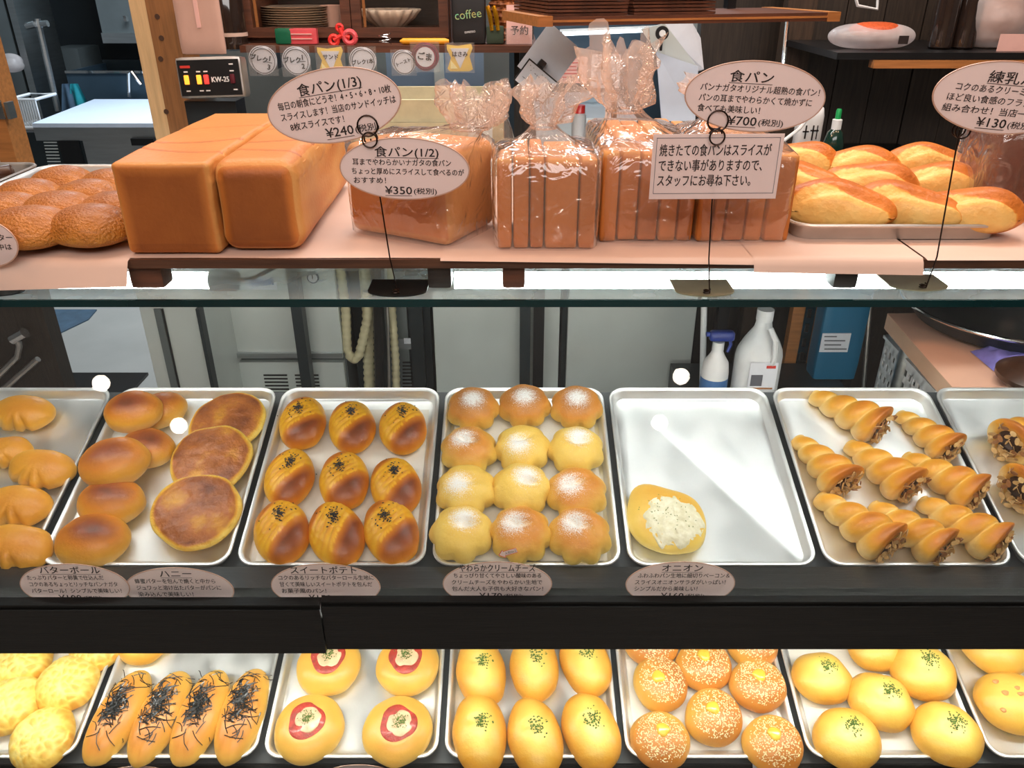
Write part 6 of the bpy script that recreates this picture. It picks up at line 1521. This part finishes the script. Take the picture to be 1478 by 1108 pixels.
MB().lathe([(.014, 1.10), (.016, 1.104), (.016, 1.255), (.012, 1.26)], (c.x, 1.9, 0), 16).build('jar_body', 'white_plastic', t); MB().tube([(c.x, 1.9, 1.259), (c.x, 1.9, 1.276)], .0135, 14).build('cap', 'red_plastic', t)
xa, xb = PY(777, 200, 1.9).x, PY(1118, 200, 1.9).x
t = thing('dark_counter', 'dark counter under the small jar, hidden behind the sliced loaves', 'counter', ((xa + xb) / 2, 1.8, 0)); MB().box(xa, xb, 1.6, 2.1, 1.075, 1.099).build('counter_top', 'black_metal', t, False)
for x in (xa, xb - .03): MB().box(x, x + .03, 2.07, 2.1, 0, 1.075).build('leg', 'black_metal', t, False)

# ---- serving tray rack
yl, yr = 1.62, 1.80
pl, pr2 = PY(776, 25, yl), PY(1216, 17, yr); zr = (pl.z + pr2.z) / 2
dv = Vector((pr2.x - pl.x, yr - yl, 0)); Lr = dv.length; mr = Matrix.Translation((pl.x, yl, 0)) @ Matrix.Rotation(math.atan2(dv.y, dv.x), 4, 'Z')
t = thing('tray_rack', 'narrow striped wooden rack shelf with orange end blocks under the serving trays', 'shelf', m=mr @ Matrix.Translation((Lr / 2, .12, zr - .016)))
inv_ = lambda b, *a: b.box(*a, mr)
inv_(MB(), .03, Lr - .034, 0, .24, zr - .016, zr).build('board', 'wood_brown', t, False)
inv_(MB(), .03, Lr - .034, -.001, 0, zr - .010, zr - .006).build('pale_stripe', 'wood_orange', t, False)
for a in (0, Lr - .034): inv_(MB(), a, a + .029, -.003, .25, zr - .017, zr + .001).build('end_block', 'wood_orange', t, False)
for a in (.10, Lr - .15): inv_(MB(), a, a + .02, .20, .22, zr + .001, ZC - .001).build('hanger', 'black_metal', t, False)
t0 = None
u2x = lambda u: (PY(u, 20, 1.66) - Vector((pl.x, yl, 0))).dot(dv.normalized())
for s_, (ua, ub, n_) in enumerate(((783, 912, 6), (916, 1044, 5))):
    xa, xb = u2x(ua), u2x(ub)
    if s_: xb += .02; xa += .004
    for k in range(n_):
        z = zr + .0005 + k * .0062
        if zr + k * .0062 > 1.60: break
        b = MB(); b.box(xa + rnd.uniform(0, .003), xb - rnd.uniform(0, .003), .004 + rnd.uniform(0, .004), .235, z, z + .0044, mr)
        e_ = ('bottom', 'second', 'third', 'fourth', 'fifth', 'top')[k] if k < n_ - 1 else 'top'
        solo(b, 'serving_tray', 'wood_brown', 'thin brown serving tray, %s %s in the %s pile on the rack' % (e_, 'one' if e_ in ('bottom', 'top') else 'from below', ('first', 'wider second')[s_]), 'tray', 'brown serving trays piled on the rack', smooth=False)
x0, x1, z0, z1 = rng(1044, 4, 1075, 18, 1.85)

# ---- dark wooden wall side with shelf, packet, bottles
t = thing('plank_wall_panel', 'dark vertical plank panelling behind the braided rolls', 'panelling', (PY(1300, 150, 2.4).x, 2.4, 0))
us = [1122, 1164, 1208, 1262, 1318, 1374, 1430, 1486, 1545, 1610]
for k in range(len(us) - 1):
    a, b_ = PY(us[k], 100, 2.4).x, PY(us[k + 1], 100, 2.4).x
    MB().box(a, b_ - .003, 2.4 - (.015 if k == 0 else rnd.uniform(0, .004)), 2.43, 0, ZC - .01).build('plank', 'wood_brown_dark' if k == 0 else 'wood_dark_up', t, False) if 'wood_brown_dark' in MATS else (mat('wood_brown_dark', S2(62, 46, 34), .5, var=.35, scale=18, stretch=(8, 8, .5), bump=.25), MB().box(a, b_ - .003, 2.385, 2.43, 0, ZC - .01).build('plank', 'wood_brown_dark', t, False))
b = MB(); b.tube([PY(1137, 30, 2.33), PY(1130, 100, 2.33)], .006, 8); b.box(PY(1131, 60, 2.34).x, PY(1131, 60, 2.34).x + .008, 2.34, 2.37, .9, 1.0); solo(b, 'chrome_rod', 'chrome', 'short bright chrome rod hanging on the brown plank', 'rod')
x0, x1, z0, z1 = rng(1207, 76, 1600, 98, 2.0)
t = thing('side_shelf', 'dark shelf with an orange wooden edge strip above the braided rolls', 'shelf', ((x0 + x1) / 2, 2.2, z0)); MB().box(x0, x1, 2.0, 2.38, z0 + .018, z1).build('board', 'black_metal', t, False)
xa, xb = PY(1262, 90, 1.99).x, x1; MB().box(xa, xb, 1.99, 2.02, z0, z0 + .017).build('edge_strip', 'wood_orange', t, False)
zsh = z1
x0, x1, _, zt = rng(1212, 32, 1336, 76, 2.03)
t = thing('net_packet', 'clear wrapped packet with orange net contents on the dark side shelf', 'packet', ((x0 + x1) / 2, 2.08, zsh))
hx = (x1 - x0) / 2; cx_ = (x0 + x1) / 2
MB().blob(lambda a, tt: (cx_ + hx * cos(a) * sin(tt) ** .6 * (1 + .08 * noise.noise(Vector((cos(a) * 3, sin(a) * 3, 1)))), 2.09 + .055 * sin(a) * sin(tt) ** .8, zsh + .001 + (zt - zsh) * .9 * (.5 + .5 * cos(tt)) * (1 - .0 * cos(a)), 0), 40, 22).build('wrapping', 'bag_white', t, 'all')
MB().blob(lambda a, tt: (cx_ + .002 + hx * .62 * cos(a) * sin(tt) ** .7, 2.085 + .042 * sin(a) * sin(tt), zsh + .022 + (zt - zsh) * .34 + (zt - zsh) * .28 * cos(tt), 0), 32, 16).build('net_contents', 'orange_net', t, 'all')
MB().box(cx_ + hx * .40, cx_ + hx * .62, 2.031, 2.034, zsh + .016, zsh + .034).build('printed_mark', 'ink', t, False)
for k, u in enumerate((1357, 1390)):
    c = PY(u, 60, 2.1); t = thing('dark_bottle', 'tall black glossy bottle on the side shelf, %s' % ('nearer the orange packet' if not k else 'nearer the white bag'), 'bottle', (c.x, 2.1, zsh), group='black bottles on the side shelf')
    MB().lathe([(.024, zsh + .001), (.028, zsh + .005), (.028, zsh + .17), (.012, zsh + .21), (.012, zsh + .26)], (c.x, 2.1, 0), 18).build('bottle_body', 'soap_glass', t)
    MB().tube([(c.x, 2.1, zsh + .259), (c.x, 2.1, zsh + .275)], .0135, 12).build('cap', 'black_plastic', t)
c = PY(1446, 40, 2.08); t = thing('white_carrier_bag', 'crumpled white plastic bag with a paper slip on the side shelf', 'bag', (c.x, 2.1, zsh))
MB().blob(lambda a, tt: (c.x + .10 * cos(a) * sin(tt) ** .7 * (1 + .12 * noise.noise(Vector((cos(a) * 2, sin(a) * 2, tt * 2)))), 2.12 + .07 * sin(a) * sin(tt) ** .7 * (1 + .15 * noise.noise(Vector((cos(a) * 3, tt * 3, 5)))), zsh + .001 + .17 * (.5 + .5 * cos(tt)), 0), 44, 30).build('bag_body', 'bag_white', t, 'all')
MB().blob(lambda a, tt: (c.x + .075 * cos(a) * sin(tt), 2.12 + .05 * sin(a) * sin(tt), zsh + .006 + .06 * (1 + cos(tt)), 0), 24, 14).build('bag_contents', 'pink_board', t, 'all')
PART(t, 'paper_slip', 'paper_pink', 1440, 49, 1484, 84, 2.04, .001)
b = MB(); b.tube([PY(1230, -20, 2.2), PY(1238, 8, 2.2), PY(1266, 13, 2.2), PY(1268, -20, 2.2)], .004, 6); solo(b, 'white_bracket', 'white_plastic', 'thin white wire bracket above the orange packet', 'bracket')
# back counter on this side with bottles
xa, xb = PY(1128, 200, 1.7).x, PY(1520, 200, 1.7).x
t = thing('side_counter', 'black side counter behind the braided rolls', 'counter', ((xa + xb) / 2, 1.8, 0)); MB().box(xa, xb, 1.54, 2.38, 1.085, 1.10).build('counter_top', 'black_metal', t, False)
for x in (xa, xb - .03): MB().box(x, x + .03, 2.34, 2.38, 0, 1.085).build('leg', 'black_metal', t, False)
c = PY(1204, 200, 1.66); zt = PY(1204, 157, 1.66).z
t = thing('dish_soap_bottle', 'dark dish soap bottle with white collar and green cap', 'bottle', (c.x, 1.66, 1.10))
h_ = zt - 1.10
MB().lathe([(.020, 1.101), (.026, 1.105), (.027, 1.10 + h_ * .45), (.019, 1.10 + h_ * .55), (.0205, 1.10 + h_ * .66), (.015, 1.10 + h_ * .78), (.009, 1.10 + h_ * .81)], (c.x, 1.66, 0), 22).build('bottle_body', 'soap_green', t)
MB().lathe([(.0095, 1.10 + h_ * .80), (.0095, 1.10 + h_ * .90), (.006, 1.10 + h_ * .905)], (c.x, 1.66, 0), 14).build('collar', 'white_plastic', t); MB().lathe([(.0055, 1.10 + h_ * .90), (.0055, 1.10 + h_ * .985), (.004, zt)], (c.x, 1.66, 0), 12).build('cap', 'green_cap', t) if 'green_cap' in MATS else (mat('green_cap', S2(20, 150, 80), .4), MB().lathe([(.0055, 1.10 + h_ * .90), (.0055, 1.10 + h_ * .985), (.004, zt)], (c.x, 1.66, 0), 12).build('cap', 'green_cap', t))
MB().lathe([(.0272, 1.115), (.0277, 1.10 + h_ * .42)], (c.x, 1.66, 0), 22, cap0=False, cap1=False).build('label', 'grey_plastic', t)
c = PY(1172, 175, 1.72); t = thing('white_spray_bottle', 'white bottle with a face-like black print beside the dish soap', 'bottle', (c.x, 1.72, 1.10))
MB().rbox((c.x, 1.735, 1.10 + .10), (.027, .017, .099), .012, 8).build('bottle_body', 'white_plastic', t); b = MB(); b.box(c.x - .012, c.x - .009, 1.7165, 1.7175, 1.235, 1.262); b.box(c.x - .017, c.x - .004, 1.7165, 1.7175, 1.248, 1.251); b.box(c.x + .003, c.x + .006, 1.7165, 1.7175, 1.232, 1.262); b.box(c.x - .001, c.x + .016, 1.7165, 1.7175, 1.250, 1.253); b.box(c.x + .012, c.x + .014, 1.7165, 1.7175, 1.234, 1.262); b.build('black_print', 'ink', t, False)
b = MB(); b.tube([PY(1120, 212, 1.6), PY(1135, 200, 1.6), PY(1155, 185, 1.6), PY(1170, 165, 1.6)], .0035, 8); b.tube([PY(1120, 212, 1.6), Vector((PY(1110, 300, 1.6).x, 1.6, 1.103))], .0035, 8); solo(b, 'white_cable', 'white_plastic', 'thin white cable curving beside the white bottle', 'cable')
p = PY(1150, 215, 1.62); b = MB(); b.rbox((p.x, 1.66, 1.10 + .065), (.045, .04, .064), .006, 5); solo(b, 'grey_box', 'steel_mid', 'grey metal box behind the braided rolls, under the white bottle', 'box')
b = MB()
c = PY(1275, 235, 1.5)
for k in range(10):
    x = c.x - .06 + .013 * k; y = 1.58 + rnd.uniform(-.01, .02); a0 = rnd.uniform(0, 6); hh = PY(1275, 228, 1.58).z - 1.101
    def leaf(s, tt, x=x, y=y, a0=a0): return (x + .028 * (s - .5) * (1 + .3 * sin(a0 + tt * 4)), y + .02 * sin(s * 5 + a0) * tt, 1.101 + hh * tt * (1 - .12 * (k % 3)) + .004 * sin(s * 9 + a0))
    b.sheet(leaf, 8, 8)
o = solo(b, 'leafy_greens', 'lettuce', 'bunch of green leafy vegetables behind the back braided rolls', 'vegetable', smooth='all'); o['kind'] = 'stuff'

# unseen glowing globes, added to put bright reflected spots in the upright front glass
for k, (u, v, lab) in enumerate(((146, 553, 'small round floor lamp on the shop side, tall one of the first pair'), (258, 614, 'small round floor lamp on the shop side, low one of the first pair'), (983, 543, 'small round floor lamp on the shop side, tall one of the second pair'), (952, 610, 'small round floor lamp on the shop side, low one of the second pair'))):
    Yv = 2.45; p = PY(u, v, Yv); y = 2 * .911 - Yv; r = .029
    t = thing('added_globe', lab, 'lamp', (p.x, y, 0), group='globe lamps on the shop floor')
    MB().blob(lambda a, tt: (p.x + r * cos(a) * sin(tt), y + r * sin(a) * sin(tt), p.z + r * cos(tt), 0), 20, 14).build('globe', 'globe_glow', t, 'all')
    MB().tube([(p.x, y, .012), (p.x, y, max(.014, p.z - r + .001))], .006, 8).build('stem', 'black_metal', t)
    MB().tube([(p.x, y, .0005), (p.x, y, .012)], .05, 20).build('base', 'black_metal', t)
